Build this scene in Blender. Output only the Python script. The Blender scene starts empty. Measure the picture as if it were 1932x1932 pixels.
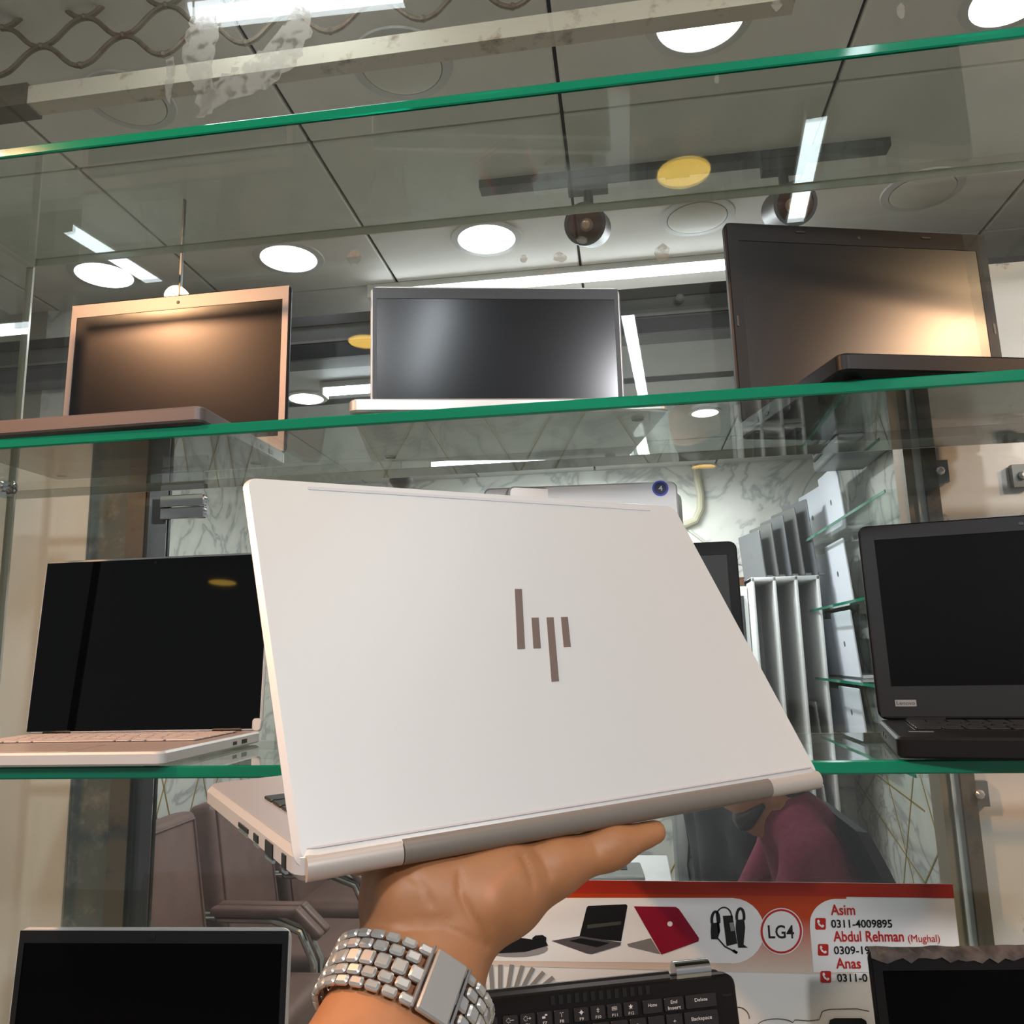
import bpy, bmesh, math, random
import numpy as np
from math import sin, cos, pi, radians, sqrt, atan2
from mathutils import Vector, Matrix

random.seed(7)
SC = bpy.context.scene
COL = SC.collection

# ------------------------------------------------------------------ camera
CH = 1.5                                   # eye height above the floor
PITCH, YAW, ROLL, FPX = radians(10.11), radians(7.75), radians(1.49), 1529.0
_F = np.array([-sin(YAW)*cos(PITCH), cos(YAW)*cos(PITCH), sin(PITCH)])
_R0 = np.array([cos(YAW), sin(YAW), 0.0])
_U0 = np.cross(_R0, _F)
_R = cos(ROLL)*_R0 - sin(ROLL)*_U0
_U = sin(ROLL)*_R0 + cos(ROLL)*_U0
cam_data = bpy.data.cameras.new('camera')
cam_data.sensor_width = 36.0
cam_data.sensor_fit = 'HORIZONTAL'
cam_data.lens = 36.0*FPX/1932.0
cam_data.clip_start = 0.01
cam = bpy.data.objects.new('camera', cam_data)
COL.objects.link(cam)
M = Matrix.Identity(4)
for i in range(3):
    M[i][0], M[i][1], M[i][2] = _R[i], _U[i], -_F[i]
M[2][3] = CH
cam.matrix_world = M
SC.camera = cam

# ------------------------------------------------------------------ world, light, exposure
SC.view_settings.view_transform = 'Standard'
SC.view_settings.look = 'None'
SC.view_settings.gamma = 1.0
SC.view_settings.use_curve_mapping = False
SC.view_settings.exposure = 0.12
SC.cycles.transparent_max_bounces = 24
SC.cycles.max_bounces = 8
SC.cycles.caustics_reflective = False
SC.cycles.caustics_refractive = False
SC.cycles.sample_clamp_indirect = 4.0
world = bpy.data.worlds.new('world')
SC.world = world
world.use_nodes = True
world.node_tree.nodes['Background'].inputs[0].default_value = (0.93, 0.97, 1.0, 1)
world.node_tree.nodes['Background'].inputs[1].default_value = 0.27
K_TUBE = 16.0        # radiance of the fluorescent battens
K_DOWN = 9.0
K_AMBER = 9.0

def light(name, kind, loc, target, energy, color, size=0.1, spot=60, blend=0.6):
    d = bpy.data.lights.new(name, kind)
    d.energy = energy; d.color = color
    if kind == 'SPOT':
        d.spot_size = radians(spot); d.spot_blend = blend; d.shadow_soft_size = size
    elif kind == 'AREA':
        d.shape = 'DISK'; d.size = size
    else:
        d.shadow_soft_size = size
    o = bpy.data.objects.new(name, d); COL.objects.link(o)
    o.location = loc
    o.rotation_euler = (Vector(target)-Vector(loc)).to_track_quat('-Z', 'Y').to_euler()
    return o
# warm track spots of the corridor, left and right behind the photographer
light('warm_spot_light', 'SPOT', (-1.35, 0.035, 2.64), (-0.26, 0.60, 1.47), 115, (1.0, 0.52, 0.27), 0.035, 84, 0.8)
light('warm_spot_light', 'SPOT', (2.10, -0.08, 2.64), (0.74, 1.0, 1.68), 90, (1.0, 0.60, 0.33), 0.06, 44, 1.0)
# cool white corridor lamp above and behind the photographer, then two added fills
light('unseen_white_lamp', 'SPOT', (-0.35, -0.9, 2.66), (0.0, 0.5, 1.45), 52, (0.95, 0.98, 1.0), 0.085, 130, 0.9)
light('unseen_white_lamp', 'SPOT', (1.20, -1.20, 2.66), (0.85, 1.2, 1.3), 80, (0.97, 0.96, 1.0), 0.085, 130, 0.9)  # unseen fill added to throw more white light on the right wall
light('panel_fill_spot', 'SPOT', (1.75, -0.25, 2.62), (1.0, 1.2, 1.40), 75, (0.96, 0.95, 1.0), 0.08, 48, 0.8)  # another added fill, aimed to whiten the right-hand panel

# ------------------------------------------------------------------ placing helpers
def _ray(px, py):
    return _F + (px-966.0)/FPX*_R - (py-966.0)/FPX*_U
def onY(px, py, Y):
    d = _ray(px, py); p = d*(Y/d[1]); return Vector((p[0], p[1], p[2]+CH))
def onX(px, py, X):
    d = _ray(px, py); p = d*(X/d[0]); return Vector((p[0], p[1], p[2]+CH))
def onZ(px, py, Z):
    d = _ray(px, py); p = d*((Z-CH)/d[2]); return Vector((p[0], p[1], p[2]+CH))
def atD(px, py, dep):
    p = _ray(px, py)*dep; return Vector((p[0], p[1], p[2]+CH))

# ------------------------------------------------------------------ materials
def lin(c):
    r = []
    for v in c:
        v /= 255.0
        r.append(v/12.92 if v <= 0.04045 else ((v+0.055)/1.055)**2.4)
    return (r[0], r[1], r[2], 1.0)
MATS = {}
def mat(name, rgb, rough=0.5, metal=0.0, noise=0.0, scale=20.0, bump=0.0, spec=0.5, coat=0.0, stretch=None, aniso=0.0, sheen=0.0, sss=0.0):
    if name in MATS: return MATS[name]
    m = bpy.data.materials.new(name); m.use_nodes = True
    nt = m.node_tree; b = nt.nodes['Principled BSDF']
    c = lin(rgb)
    b.inputs['Base Color'].default_value = c
    b.inputs['Roughness'].default_value = rough
    b.inputs['Metallic'].default_value = metal
    b.inputs['Specular IOR Level'].default_value = spec
    b.inputs['Coat Weight'].default_value = coat
    if sss:
        b.inputs['Subsurface Weight'].default_value = sss
        b.inputs['Subsurface Radius'].default_value = (0.012, 0.005, 0.003)
    if noise > 0 or bump > 0:
        tc = nt.nodes.new('ShaderNodeTexCoord'); mp = nt.nodes.new('ShaderNodeMapping')
        if stretch: mp.inputs['Scale'].default_value = stretch
        nz = nt.nodes.new('ShaderNodeTexNoise'); nz.inputs['Scale'].default_value = scale
        nz.inputs['Detail'].default_value = 6
        nt.links.new(tc.outputs['Object'], mp.inputs['Vector']); nt.links.new(mp.outputs['Vector'], nz.inputs['Vector'])
        if noise > 0:
            rp = nt.nodes.new('ShaderNodeValToRGB')
            rp.color_ramp.elements[0].position = 0.3; rp.color_ramp.elements[1].position = 0.7
            rp.color_ramp.elements[0].color = (c[0]*(1-noise), c[1]*(1-noise), c[2]*(1-noise), 1)
            rp.color_ramp.elements[1].color = (min(1, c[0]*(1+noise)), min(1, c[1]*(1+noise)), min(1, c[2]*(1+noise)), 1)
            nt.links.new(nz.outputs['Fac'], rp.inputs['Fac']); nt.links.new(rp.outputs['Color'], b.inputs['Base Color'])
        if bump > 0:
            bp = nt.nodes.new('ShaderNodeBump'); bp.inputs['Strength'].default_value = bump; bp.inputs['Distance'].default_value = 0.002
            nt.links.new(nz.outputs['Fac'], bp.inputs['Height']); nt.links.new(bp.outputs['Normal'], b.inputs['Normal'])
    MATS[name] = m
    return m
def emis(name, rgb, strength):
    m = bpy.data.materials.new(name); m.use_nodes = True; nt = m.node_tree
    nt.nodes.remove(nt.nodes['Principled BSDF'])
    e = nt.nodes.new('ShaderNodeEmission'); e.inputs[0].default_value = lin(rgb); e.inputs[1].default_value = strength
    nt.links.new(e.outputs[0], nt.nodes['Material Output'].inputs[0])
    MATS[name] = m; return m
def glass(name, tint, refl=1.0, haze=0.0):
    m = bpy.data.materials.new(name); m.use_nodes = True; nt = m.node_tree
    nt.nodes.remove(nt.nodes['Principled BSDF'])
    t = nt.nodes.new('ShaderNodeBsdfTransparent'); t.inputs[0].default_value = tint
    g = nt.nodes.new('ShaderNodeBsdfGlossy'); g.inputs['Roughness'].default_value = 0.0
    g.inputs['Color'].default_value = (refl, refl, refl, 1)
    # thin-sheet Schlick reflectance, the same on both faces
    ge = nt.nodes.new('ShaderNodeNewGeometry')
    dp = nt.nodes.new('ShaderNodeVectorMath'); dp.operation = 'DOT_PRODUCT'
    nt.links.new(ge.outputs['Normal'], dp.inputs[0]); nt.links.new(ge.outputs['Incoming'], dp.inputs[1])
    def mth(op, a, b=None):
        n = nt.nodes.new('ShaderNodeMath'); n.operation = op
        for i, q in enumerate((a, b)):
            if q is None: continue
            if isinstance(q, (int, float)): n.inputs[i].default_value = q
            else: nt.links.new(q, n.inputs[i])
        return n.outputs[0]
    co = mth('ABSOLUTE', dp.outputs['Value'])
    fr_ = mth('MULTIPLY_ADD', mth('POWER', mth('SUBTRACT', 1.0, co), 5.0), 0.9)
    fr_.node.inputs[2].default_value = 0.04
    mx = nt.nodes.new('ShaderNodeMixShader')
    nt.links.new(fr_, mx.inputs[0]); nt.links.new(t.outputs[0], mx.inputs[1]); nt.links.new(g.outputs[0], mx.inputs[2])
    out = mx
    if haze > 0:      # a little dust: noise-masked diffuse film
        tc = nt.nodes.new('ShaderNodeTexCoord')
        nz = nt.nodes.new('ShaderNodeTexNoise'); nz.inputs['Scale'].default_value = 3.0; nz.inputs['Detail'].default_value = 8
        nt.links.new(tc.outputs['Object'], nz.inputs['Vector'])
        mr = nt.nodes.new('ShaderNodeMapRange'); mr.inputs[1].default_value = 0.4; mr.inputs[2].default_value = 0.8
        mr.inputs[3].default_value = haze*0.5; mr.inputs[4].default_value = haze*2
        nt.links.new(nz.outputs['Fac'], mr.inputs[0])
        d = nt.nodes.new('ShaderNodeBsdfDiffuse'); d.inputs[0].default_value = (0.8, 0.8, 0.78, 1)
        m2 = nt.nodes.new('ShaderNodeMixShader')
        nt.links.new(mr.outputs[0], m2.inputs[0]); nt.links.new(mx.outputs[0], m2.inputs[1]); nt.links.new(d.outputs[0], m2.inputs[2])
        out = m2
    nt.links.new(out.outputs[0], nt.nodes['Material Output'].inputs[0])
    MATS[name] = m; return m
def marble():
    m = bpy.data.materials.new('marble'); m.use_nodes = True; nt = m.node_tree; b = nt.nodes['Principled BSDF']
    tc = nt.nodes.new('ShaderNodeTexCoord')
    n1 = nt.nodes.new('ShaderNodeTexNoise'); n1.inputs['Scale'].default_value = 2.6; n1.inputs['Detail'].default_value = 9
    n1.inputs['Distortion'].default_value = 1.6
    nt.links.new(tc.outputs['Object'], n1.inputs['Vector'])
    s = nt.nodes.new('ShaderNodeMath'); s.operation = 'SUBTRACT'; s.inputs[1].default_value = 0.5
    a = nt.nodes.new('ShaderNodeMath'); a.operation = 'ABSOLUTE'
    nt.links.new(n1.outputs['Fac'], s.inputs[0]); nt.links.new(s.outputs[0], a.inputs[0])
    r = nt.nodes.new('ShaderNodeValToRGB')
    r.color_ramp.elements[0].position = 0.0; r.color_ramp.elements[0].color = lin((172, 173, 170))
    r.color_ramp.elements[1].position = 0.035; r.color_ramp.elements[1].color = lin((212, 212, 204))
    e = r.color_ramp.elements.new(0.2); e.color = lin((226, 225, 216))
    nt.links.new(a.outputs[0], r.inputs['Fac']); nt.links.new(r.outputs['Color'], b.inputs['Base Color'])
    b.inputs['Roughness'].default_value = 0.25
    MATS['marble'] = m; return m
def worn_plaster(name, base, stain, lo=0.55, hi=0.68, scale=9.0, rough=0.7, metal=0.0):
    m = bpy.data.materials.new(name); m.use_nodes = True; nt = m.node_tree; b = nt.nodes['Principled BSDF']
    tc = nt.nodes.new('ShaderNodeTexCoord')
    n1 = nt.nodes.new('ShaderNodeTexNoise'); n1.inputs['Scale'].default_value = scale; n1.inputs['Detail'].default_value = 8
    n1.inputs['Roughness'].default_value = 0.65
    nt.links.new(tc.outputs['Object'], n1.inputs['Vector'])
    r = nt.nodes.new('ShaderNodeValToRGB')
    r.color_ramp.elements[0].position = lo; r.color_ramp.elements[0].color = lin(base)
    r.color_ramp.elements[1].position = hi; r.color_ramp.elements[1].color = lin(stain)
    nt.links.new(n1.outputs['Fac'], r.inputs['Fac']); nt.links.new(r.outputs['Color'], b.inputs['Base Color'])
    b.inputs['Roughness'].default_value = rough; b.inputs['Metallic'].default_value = metal
    MATS[name] = m; return m
def residue_mat():
    m = bpy.data.materials.new('tape_residue'); m.use_nodes = True; nt = m.node_tree
    b = nt.nodes['Principled BSDF']; b.inputs['Base Color'].default_value = lin((166, 158, 144)); b.inputs['Roughness'].default_value = 0.6
    tc = nt.nodes.new('ShaderNodeTexCoord'); n1 = nt.nodes.new('ShaderNodeTexNoise'); n1.inputs['Scale'].default_value = 45
    n1.inputs['Detail'].default_value = 8
    nt.links.new(tc.outputs['Object'], n1.inputs['Vector'])
    mr = nt.nodes.new('ShaderNodeMapRange'); mr.inputs[1].default_value = 0.38; mr.inputs[2].default_value = 0.5
    mr.inputs[3].default_value = 0.03; mr.inputs[4].default_value = 0.38
    nt.links.new(n1.outputs['Fac'], mr.inputs[0]); nt.links.new(mr.outputs[0], b.inputs['Alpha'])
    MATS['tape_residue'] = m; return m
def gradient_mat(name, c0, c1, axis=2, z0=0.0, z1=1.0):
    """flat print whose ink runs from c0 to c1 (object coordinate range)"""
    m = bpy.data.materials.new(name); m.use_nodes = True; nt = m.node_tree; b = nt.nodes['Principled BSDF']
    tc = nt.nodes.new('ShaderNodeTexCoord'); sp = nt.nodes.new('ShaderNodeSeparateXYZ')
    nt.links.new(tc.outputs['Object'], sp.inputs[0])
    mr = nt.nodes.new('ShaderNodeMapRange'); mr.inputs[1].default_value = z0; mr.inputs[2].default_value = z1
    nt.links.new(sp.outputs[axis], mr.inputs[0])
    r = nt.nodes.new('ShaderNodeValToRGB'); r.color_ramp.elements[0].color = lin(c0); r.color_ramp.elements[1].color = lin(c1)
    nt.links.new(mr.outputs[0], r.inputs['Fac']); nt.links.new(r.outputs['Color'], b.inputs['Base Color'])
    b.inputs['Roughness'].default_value = 0.35
    MATS[name] = m; return m

M_SHELF = glass('shelf_glass', (0.93, 0.965, 0.945, 1), 1.0, 0.012)
M_PANE = glass('pane_glass', (0.955, 0.97, 0.955, 1), 1.0, 0.010)
def edge_mat():
    m = bpy.data.materials.new('glass_edge'); m.use_nodes = True; b = m.node_tree.nodes['Principled BSDF']
    b.inputs['Base Color'].default_value = lin((5, 134, 100)); b.inputs['Roughness'].default_value = 0.08
    b.inputs['Transmission Weight'].default_value = 0.35; b.inputs['IOR'].default_value = 1.5
    MATS['glass_edge'] = m; return m
M_EDGE = edge_mat()
M_EDGE_PALE = mat('glass_edge_pale', (226, 224, 208), 0.15)
M_MARBLE = marble()
M_GOLD = mat('gold_inlay', (176, 150, 84), 0.35, 0.4)
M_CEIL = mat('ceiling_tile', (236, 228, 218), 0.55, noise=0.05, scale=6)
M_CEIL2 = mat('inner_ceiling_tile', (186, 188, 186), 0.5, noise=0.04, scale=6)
M_DARKGAP = mat('joint_shadow_gap', (40, 38, 36), 0.8)
M_TRIM = mat('white_trim', (206, 204, 196), 0.4)
M_TUBE = emis('tube_glow', (238, 248, 255), K_TUBE)
M_DOWN = emis('downlight_glow', (240, 244, 255), K_DOWN)
M_AMBER = emis('amber_glow', (255, 206, 96), K_AMBER)
M_OFF = mat('unlit_diffuser', (222, 216, 198), 0.4)
M_CREAM = worn_plaster('cream_paint', (206, 208, 202), (160, 144, 118), 0.62, 0.78, 6)
M_CONC = worn_plaster('grey_concrete', (106, 114, 110), (150, 150, 140), 0.52, 0.66, 26)
M_BROWNMETAL = worn_plaster('worn_metal', (110, 100, 86), (66, 58, 50), 0.55, 0.72, 18, 0.5, 0.3)
M_WHITEPANEL = worn_plaster('white_panel_paint', (236, 226, 220), (126, 100, 88), 0.63, 0.70, 13)
M_WHITE = mat('white_laminate', (226, 226, 224), 0.35)
M_BLACKM = mat('black_metal', (24, 24, 25), 0.45)
M_GREYM = mat('grey_metal', (120, 120, 118), 0.45, 0.3)
M_CHROME = mat('chrome', (205, 205, 205), 0.12, 1.0)
M_STEEL = mat('steel', (206, 202, 196), 0.30, 0.75)
M_RAIL = worn_plaster('bare_metal_rail', (222, 208, 188), (150, 118, 90), 0.56, 0.74, 22, 0.55, 0.0)
M_RUST = worn_plaster('rusty_wire', (120, 106, 88), (92, 62, 42), 0.5, 0.66, 40, 0.6, 0.3)
M_LEATHER = mat('brown_leather', (112, 84, 76), 0.45, noise=0.12, scale=14, bump=0.15)
M_FLOOR = mat('floor_tile', (170, 164, 148), 0.25, noise=0.12, scale=4, stretch=(1, 6, 1))
M_CORR = mat('corridor_wall_paint', (170, 160, 146), 0.7, noise=0.05, scale=3)
M_SILVER = mat('silver_aluminium', (206, 204, 202), 0.38, 0.35)
M_SILVER2 = mat('natural_silver', (196, 194, 190), 0.35, 0.6)
M_LIDSILVER = mat('satin_silver', (205, 203, 200), 0.42, 0.25)
M_LOGO = mat('badge_reflection_tone', (126, 110, 102), 0.22, 0.35)  # brown-grey base stands in for what the mirror bars would reflect
M_DARKLAP = mat('black_plastic', (14, 12, 12), 0.45, spec=0.25)
M_BROWNLAP = mat('bronze_grey_plastic', (96, 84, 80), 0.42)
M_KEY = mat('black_key', (26, 25, 27), 0.45)
M_KEYSILVER = mat('silver_key', (200, 188, 182), 0.4)
M_SCREEN = mat('matte_screen', (9, 10, 14), 0.17, spec=0.6)
M_SCREEN_ROUGH = mat('antiglare_screen', (8, 7, 9), 0.25, spec=0.55)
M_SCREEN_A = mat('satin_screen', (7, 6, 8), 0.225, spec=0.4)
M_GLOSS = mat('glossy_screen', (4, 4, 5), 0.03, spec=0.25)
M_PORT = mat('port_black', (14, 13, 13), 0.4)
M_RED = mat('red_plastic', (196, 40, 34), 0.4)
M_SKIN = mat('skin', (166, 110, 70), 0.5, noise=0.08, scale=60, bump=0.12, sss=0.15)
M_NAIL = mat('nail', (214, 168, 146), 0.35)
M_MAROON = mat('maroon_wool', (118, 34, 58), 0.85, noise=0.15, scale=60)
M_JACKET = mat('dark_jacket', (28, 29, 34), 0.6, noise=0.2, scale=20)
M_HAIR = mat('black_hair', (26, 22, 20), 0.5)
M_TROUSER = mat('dark_trousers', (40, 42, 50), 0.8)
M_RESIDUE = residue_mat()
M_PAPER = mat('poster_paper', (236, 234, 230), 0.4)
M_PRED = mat('poster_red', (178, 48, 30), 0.4)
M_PTEXTRED = mat('poster_red_ink', (190, 40, 36), 0.4)
M_PINK = mat('poster_black_ink', (24, 24, 26), 0.4)
M_PGREY = mat('poster_grey_ink', (140, 136, 132), 0.4)
M_PWHITE = mat('poster_white_ink', (240, 238, 236), 0.4)
M_LEGEND = mat('key_legend', (214, 214, 214), 0.5)

# ------------------------------------------------------------------ mesh helpers
class MB:
    def __init__(s): s.v = []; s.f = []
    def add(s, v, f):
        o = len(s.v); s.v += [tuple(p) for p in v]; s.f += [tuple(i+o for i in q) for q in f]; return s
    def box(s, a, b):
        x0, y0, z0 = a; x1, y1, z1 = b
        return s.add([(x0, y0, z0), (x1, y0, z0), (x1, y1, z0), (x0, y1, z0), (x0, y0, z1), (x1, y0, z1), (x1, y1, z1), (x0, y1, z1)],
                     [(0, 3, 2, 1), (4, 5, 6, 7), (0, 1, 5, 4), (1, 2, 6, 5), (2, 3, 7, 6), (3, 0, 4, 7)])
    def hexa(s, p):    # 8 points: 4 bottom, 4 top
        return s.add(p, [(0, 3, 2, 1), (4, 5, 6, 7), (0, 1, 5, 4), (1, 2, 6, 5), (2, 3, 7, 6), (3, 0, 4, 7)])
    def prism(s, poly, n, t):
        """polygon (3D points) extruded by vector n*t"""
        n = Vector(n)*t; k = len(poly)
        v = [Vector(p) for p in poly]+[Vector(p)+n for p in poly]
        f = [tuple(range(k))[::-1], tuple(range(k, 2*k))]+[(i, (i+1) % k, (i+1) % k+k, i+k) for i in range(k)]
        return s.add(v, f)
    def tube(s, pts, r, n=8, closed=False):
        pts = [Vector(p) for p in pts]; k = len(pts)
        rr = r if isinstance(r, (list, tuple)) else [r]*k
        up = None; v = []; f = []
        for i, p in enumerate(pts):
            if closed: t = pts[(i+1) % k]-pts[i-1]
            else: t = pts[min(i+1, k-1)]-pts[max(i-1, 0)]
            t.normalize()
            if up is None:
                up = Vector((0, 0, 1)) if abs(t.z) < 0.9 else Vector((1, 0, 0))
            a = up-t*up.dot(t); a.normalize(); up = a; b = t.cross(a)
            for j in range(n):
                q = 2*pi*j/n; v.append(p+(a*cos(q)+b*sin(q))*rr[i])
        m = k if closed else k-1
        for i in range(m):
            for j in range(n):
                i2 = (i+1) % k
                f.append((i*n+j, i*n+(j+1) % n, i2*n+(j+1) % n, i2*n+j))
        if not closed:
            f.append(tuple(range(n))[::-1]); f.append(tuple(range((k-1)*n, k*n)))
        return s.add(v, f)
    def lathe(s, prof, o=(0, 0, 0), ax=(0, 0, 1), n=24, cap0=True):
        """profile of (radius, height) about an axis"""
        ax = Vector(ax).normalized(); a = ax.orthogonal().normalized(); b = ax.cross(a); o = Vector(o)
        v = []; f = []
        for r, h in prof:
            for j in range(n):
                q = 2*pi*j/n; v.append(o+ax*h+(a*cos(q)+b*sin(q))*r)
        for i in range(len(prof)-1):
            for j in range(n):
                f.append((i*n+j, i*n+(j+1) % n, (i+1)*n+(j+1) % n, (i+1)*n+j))
        if cap0: f.append(tuple(range(n))[::-1])
        f.append(tuple(range((len(prof)-1)*n, len(prof)*n)))
        return s.add(v, f)
    def build(s, name, m, parent=None, smooth=False):
        me = bpy.data.meshes.new(name); me.from_pydata([tuple(p) for p in s.v], [], s.f); me.update()
        bm = bmesh.new(); bm.from_mesh(me); bmesh.ops.recalc_face_normals(bm, faces=bm.faces); bm.to_mesh(me); bm.free()
        if smooth: smooth_mesh(me)
        return obj(name, me, m, parent)
def smooth_mesh(me, ang=35):
    me.polygons.foreach_set('use_smooth', [True]*len(me.polygons))
    try: me.set_sharp_from_angle(angle=radians(ang))
    except Exception: pass
def obj(name, me, m=None, parent=None):
    o = bpy.data.objects.new(name, me)
    if m is not None:
        me.materials.clear(); me.materials.append(m)
    COL.objects.link(o)
    if parent is not None: o.parent = parent
    return o
def empty(name, loc=(0, 0, 0), rz=0.0):
    o = bpy.data.objects.new(name, None); COL.objects.link(o)
    o.empty_display_size = 0.05; o.location = loc; o.rotation_euler = (0, 0, rz); return o
def tag(o, label, cat, group=None):
    o['label'] = label; o['category'] = cat
    if group: o['group'] = group
    return o
def struct(o): o['kind'] = 'structure'; return o
def lift(poly):
    """world-space points -> place object origin at their centre (keeps meshes local)"""
    c = sum((Vector(p) for p in poly), Vector())/len(poly); return c

def slab_geo(w, h, t, r, e=0.001, n=4, cx=0.0, cy=0.0, z0=0.0, wedge=0.0):
    """rounded-rectangle slab in XY, from z0 to z0+t, corner radius r, rounded edge e; wedge lifts the low-y underside"""
    def ring(ins, z):
        o = []
        rr = max(r-ins, 0.0003)
        for qx, qy, a0 in ((1, 1, 0), (-1, 1, 90), (-1, -1, 180), (1, -1, 270)):
            for k in range(n+1):
                a = radians(a0+90*k/n)
                o.append([cx+qx*(w/2-ins-rr)+rr*cos(a), cy+qy*(h/2-ins-rr)+rr*sin(a), z])
        return o
    rings = [ring(e, z0), ring(0, z0+e), ring(0, z0+t-e), ring(e, z0+t)]
    if wedge:
        for rg in rings[:2]:
            for p in rg: p[2] += wedge*max(0.0, min(1.0, (cy+h/2-p[1])/h))
    k = len(rings[0]); v = [p for rg in rings for p in rg]; f = [tuple(range(k))[::-1], tuple(range(3*k, 4*k))]
    for i in range(3):
        for j in range(k):
            f.append((i*k+j, i*k+(j+1) % k, (i+1)*k+(j+1) % k, (i+1)*k+j))
    return v, f
def slab(name, w, h, t, r, m, parent=None, e=0.001, cx=0.0, cy=0.0, z0=0.0, wedge=0.0, n=4):
    return MB().add(*slab_geo(w, h, t, r, e, n, cx, cy, z0, wedge)).build(name, m, parent, smooth=True)

def surface_nets(prims, step, k=0.012, pad=0.02):
    """smooth union of tapered capsules (a, b, ra, rb, id) -> verts, quads, per-vertex id"""
    pts = np.array([p for pr in prims for p in (pr[0], pr[1])], float); rm = max(max(pr[2], pr[3]) for pr in prims)
    lo = pts.min(0)-rm-pad; hi = pts.max(0)+rm+pad
    n = np.ceil((hi-lo)/step).astype(int)+1
    gx = [lo[i]+step*np.arange(n[i]) for i in range(3)]
    X, Y, Z = np.meshgrid(*gx, indexing='ij')
    D = None; ID = None; B = None
    for pr in prims:
        a, b, ra, rb, idn = pr[:5]; kk = pr[5] if len(pr) > 5 else k
        a = np.array(a, float); b = np.array(b, float); ab = b-a; L2 = max(ab@ab, 1e-12)
        px, py, pz = X-a[0], Y-a[1], Z-a[2]
        t = np.clip((px*ab[0]+py*ab[1]+pz*ab[2])/L2, 0, 1)
        d = np.sqrt((px-t*ab[0])**2+(py-t*ab[1])**2+(pz-t*ab[2])**2)-(ra+(rb-ra)*t)
        if D is None: D = d; B = d.copy(); ID = np.full(D.shape, idn)
        else:
            ID = np.where(d < B, idn, ID); B = np.minimum(B, d)
            h = np.clip(0.5+0.5*(D-d)/kk, 0, 1); D = D*(1-h)+d*h-kk*h*(1-h)
    S = D < 0
    c = np.zeros([m-1 for m in n], int); cs = np.zeros(list(c.shape)+[3]); cn = np.zeros(c.shape)
    corners = [(i, j, l) for i in (0, 1) for j in (0, 1) for l in (0, 1)]
    def sub(A, o): return A[o[0]:o[0]+n[0]-1, o[1]:o[1]+n[1]-1, o[2]:o[2]+n[2]-1]
    for o in corners: c += sub(S, o)
    act = (c > 0) & (c < 8)
    for o in corners:
        for ax in range(3):
            if o[ax] == 1: continue
            q = list(o); q[ax] = 1
            d0, d1 = sub(D, o), sub(D, q); cr = (d0 < 0) != (d1 < 0)
            t = np.where(cr, d0/np.where(cr, d0-d1, 1), 0)
            for l in range(3):
                cs[..., l] += np.where(cr, o[l]+(t if l == ax else 0), 0)
            cn += cr
    idx = np.full(c.shape, -1); w = np.argwhere(act); idx[act] = np.arange(len(w))
    V = lo+(w+cs[act]/cn[act][:, None])*step
    vid = sub(ID, (0, 0, 0))[act]
    F = []
    for ax in range(3):
        u, v2 = [(1, 2), (2, 0), (0, 1)][ax]
        sl0 = [slice(0, m-1) for m in n]; A0 = S[:-1, :-1, :-1]
        sh = [slice(0, n[i]-1) for i in range(3)]; sh[ax] = slice(1, n[ax])
        A1 = S[tuple(sh)]
        for flip in (False, True):
            e = np.argwhere((A0 & ~A1) if not flip else (~A0 & A1))
            e = e[(e[:, u] > 0) & (e[:, v2] > 0)]
            def g(du, dv):
                q = e.copy(); q[:, u] -= du; q[:, v2] -= dv; return idx[q[:, 0], q[:, 1], q[:, 2]]
            quad = np.stack([g(0, 0), g(1, 0), g(1, 1), g(0, 1)], 1)
            if flip: quad = quad[:, ::-1]
            F.append(quad)
    return V, np.concatenate(F), vid
def body_mesh(name, prims, step, mats, parent=None, k=0.012, iters=3, sculpt=None):
    V, F, vid = surface_nets(prims, step, k)
    o0 = V.mean(0)
    # light relaxation
    for _ in range(iters):
        acc = np.zeros_like(V); cnt = np.zeros(len(V))
        for i in range(4):
            a, b = F[:, i], F[:, (i+1) % 4]
            np.add.at(acc, a, V[b]); np.add.at(cnt, a, 1)
        V = V*0.5+0.5*acc/np.maximum(cnt, 1)[:, None]
    if sculpt is not None: V = sculpt(V, F)
    me = bpy.data.meshes.new(name); me.from_pydata(V.tolist(), [], F.tolist()); me.update()
    for m in mats: me.materials.append(m)
    if len(mats) > 1:
        fid = vid[F[:, 0]]
        me.polygons.foreach_set('material_index', fid.astype(np.int32))
    me.polygons.foreach_set('use_smooth', [True]*len(me.polygons))
    bm = bmesh.new(); bm.from_mesh(me); bmesh.ops.recalc_face_normals(bm, faces=bm.faces); bm.to_mesh(me); bm.free()
    o = bpy.data.objects.new(name, me); COL.objects.link(o)
    if parent is not None: o.parent = parent
    return o
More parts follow.
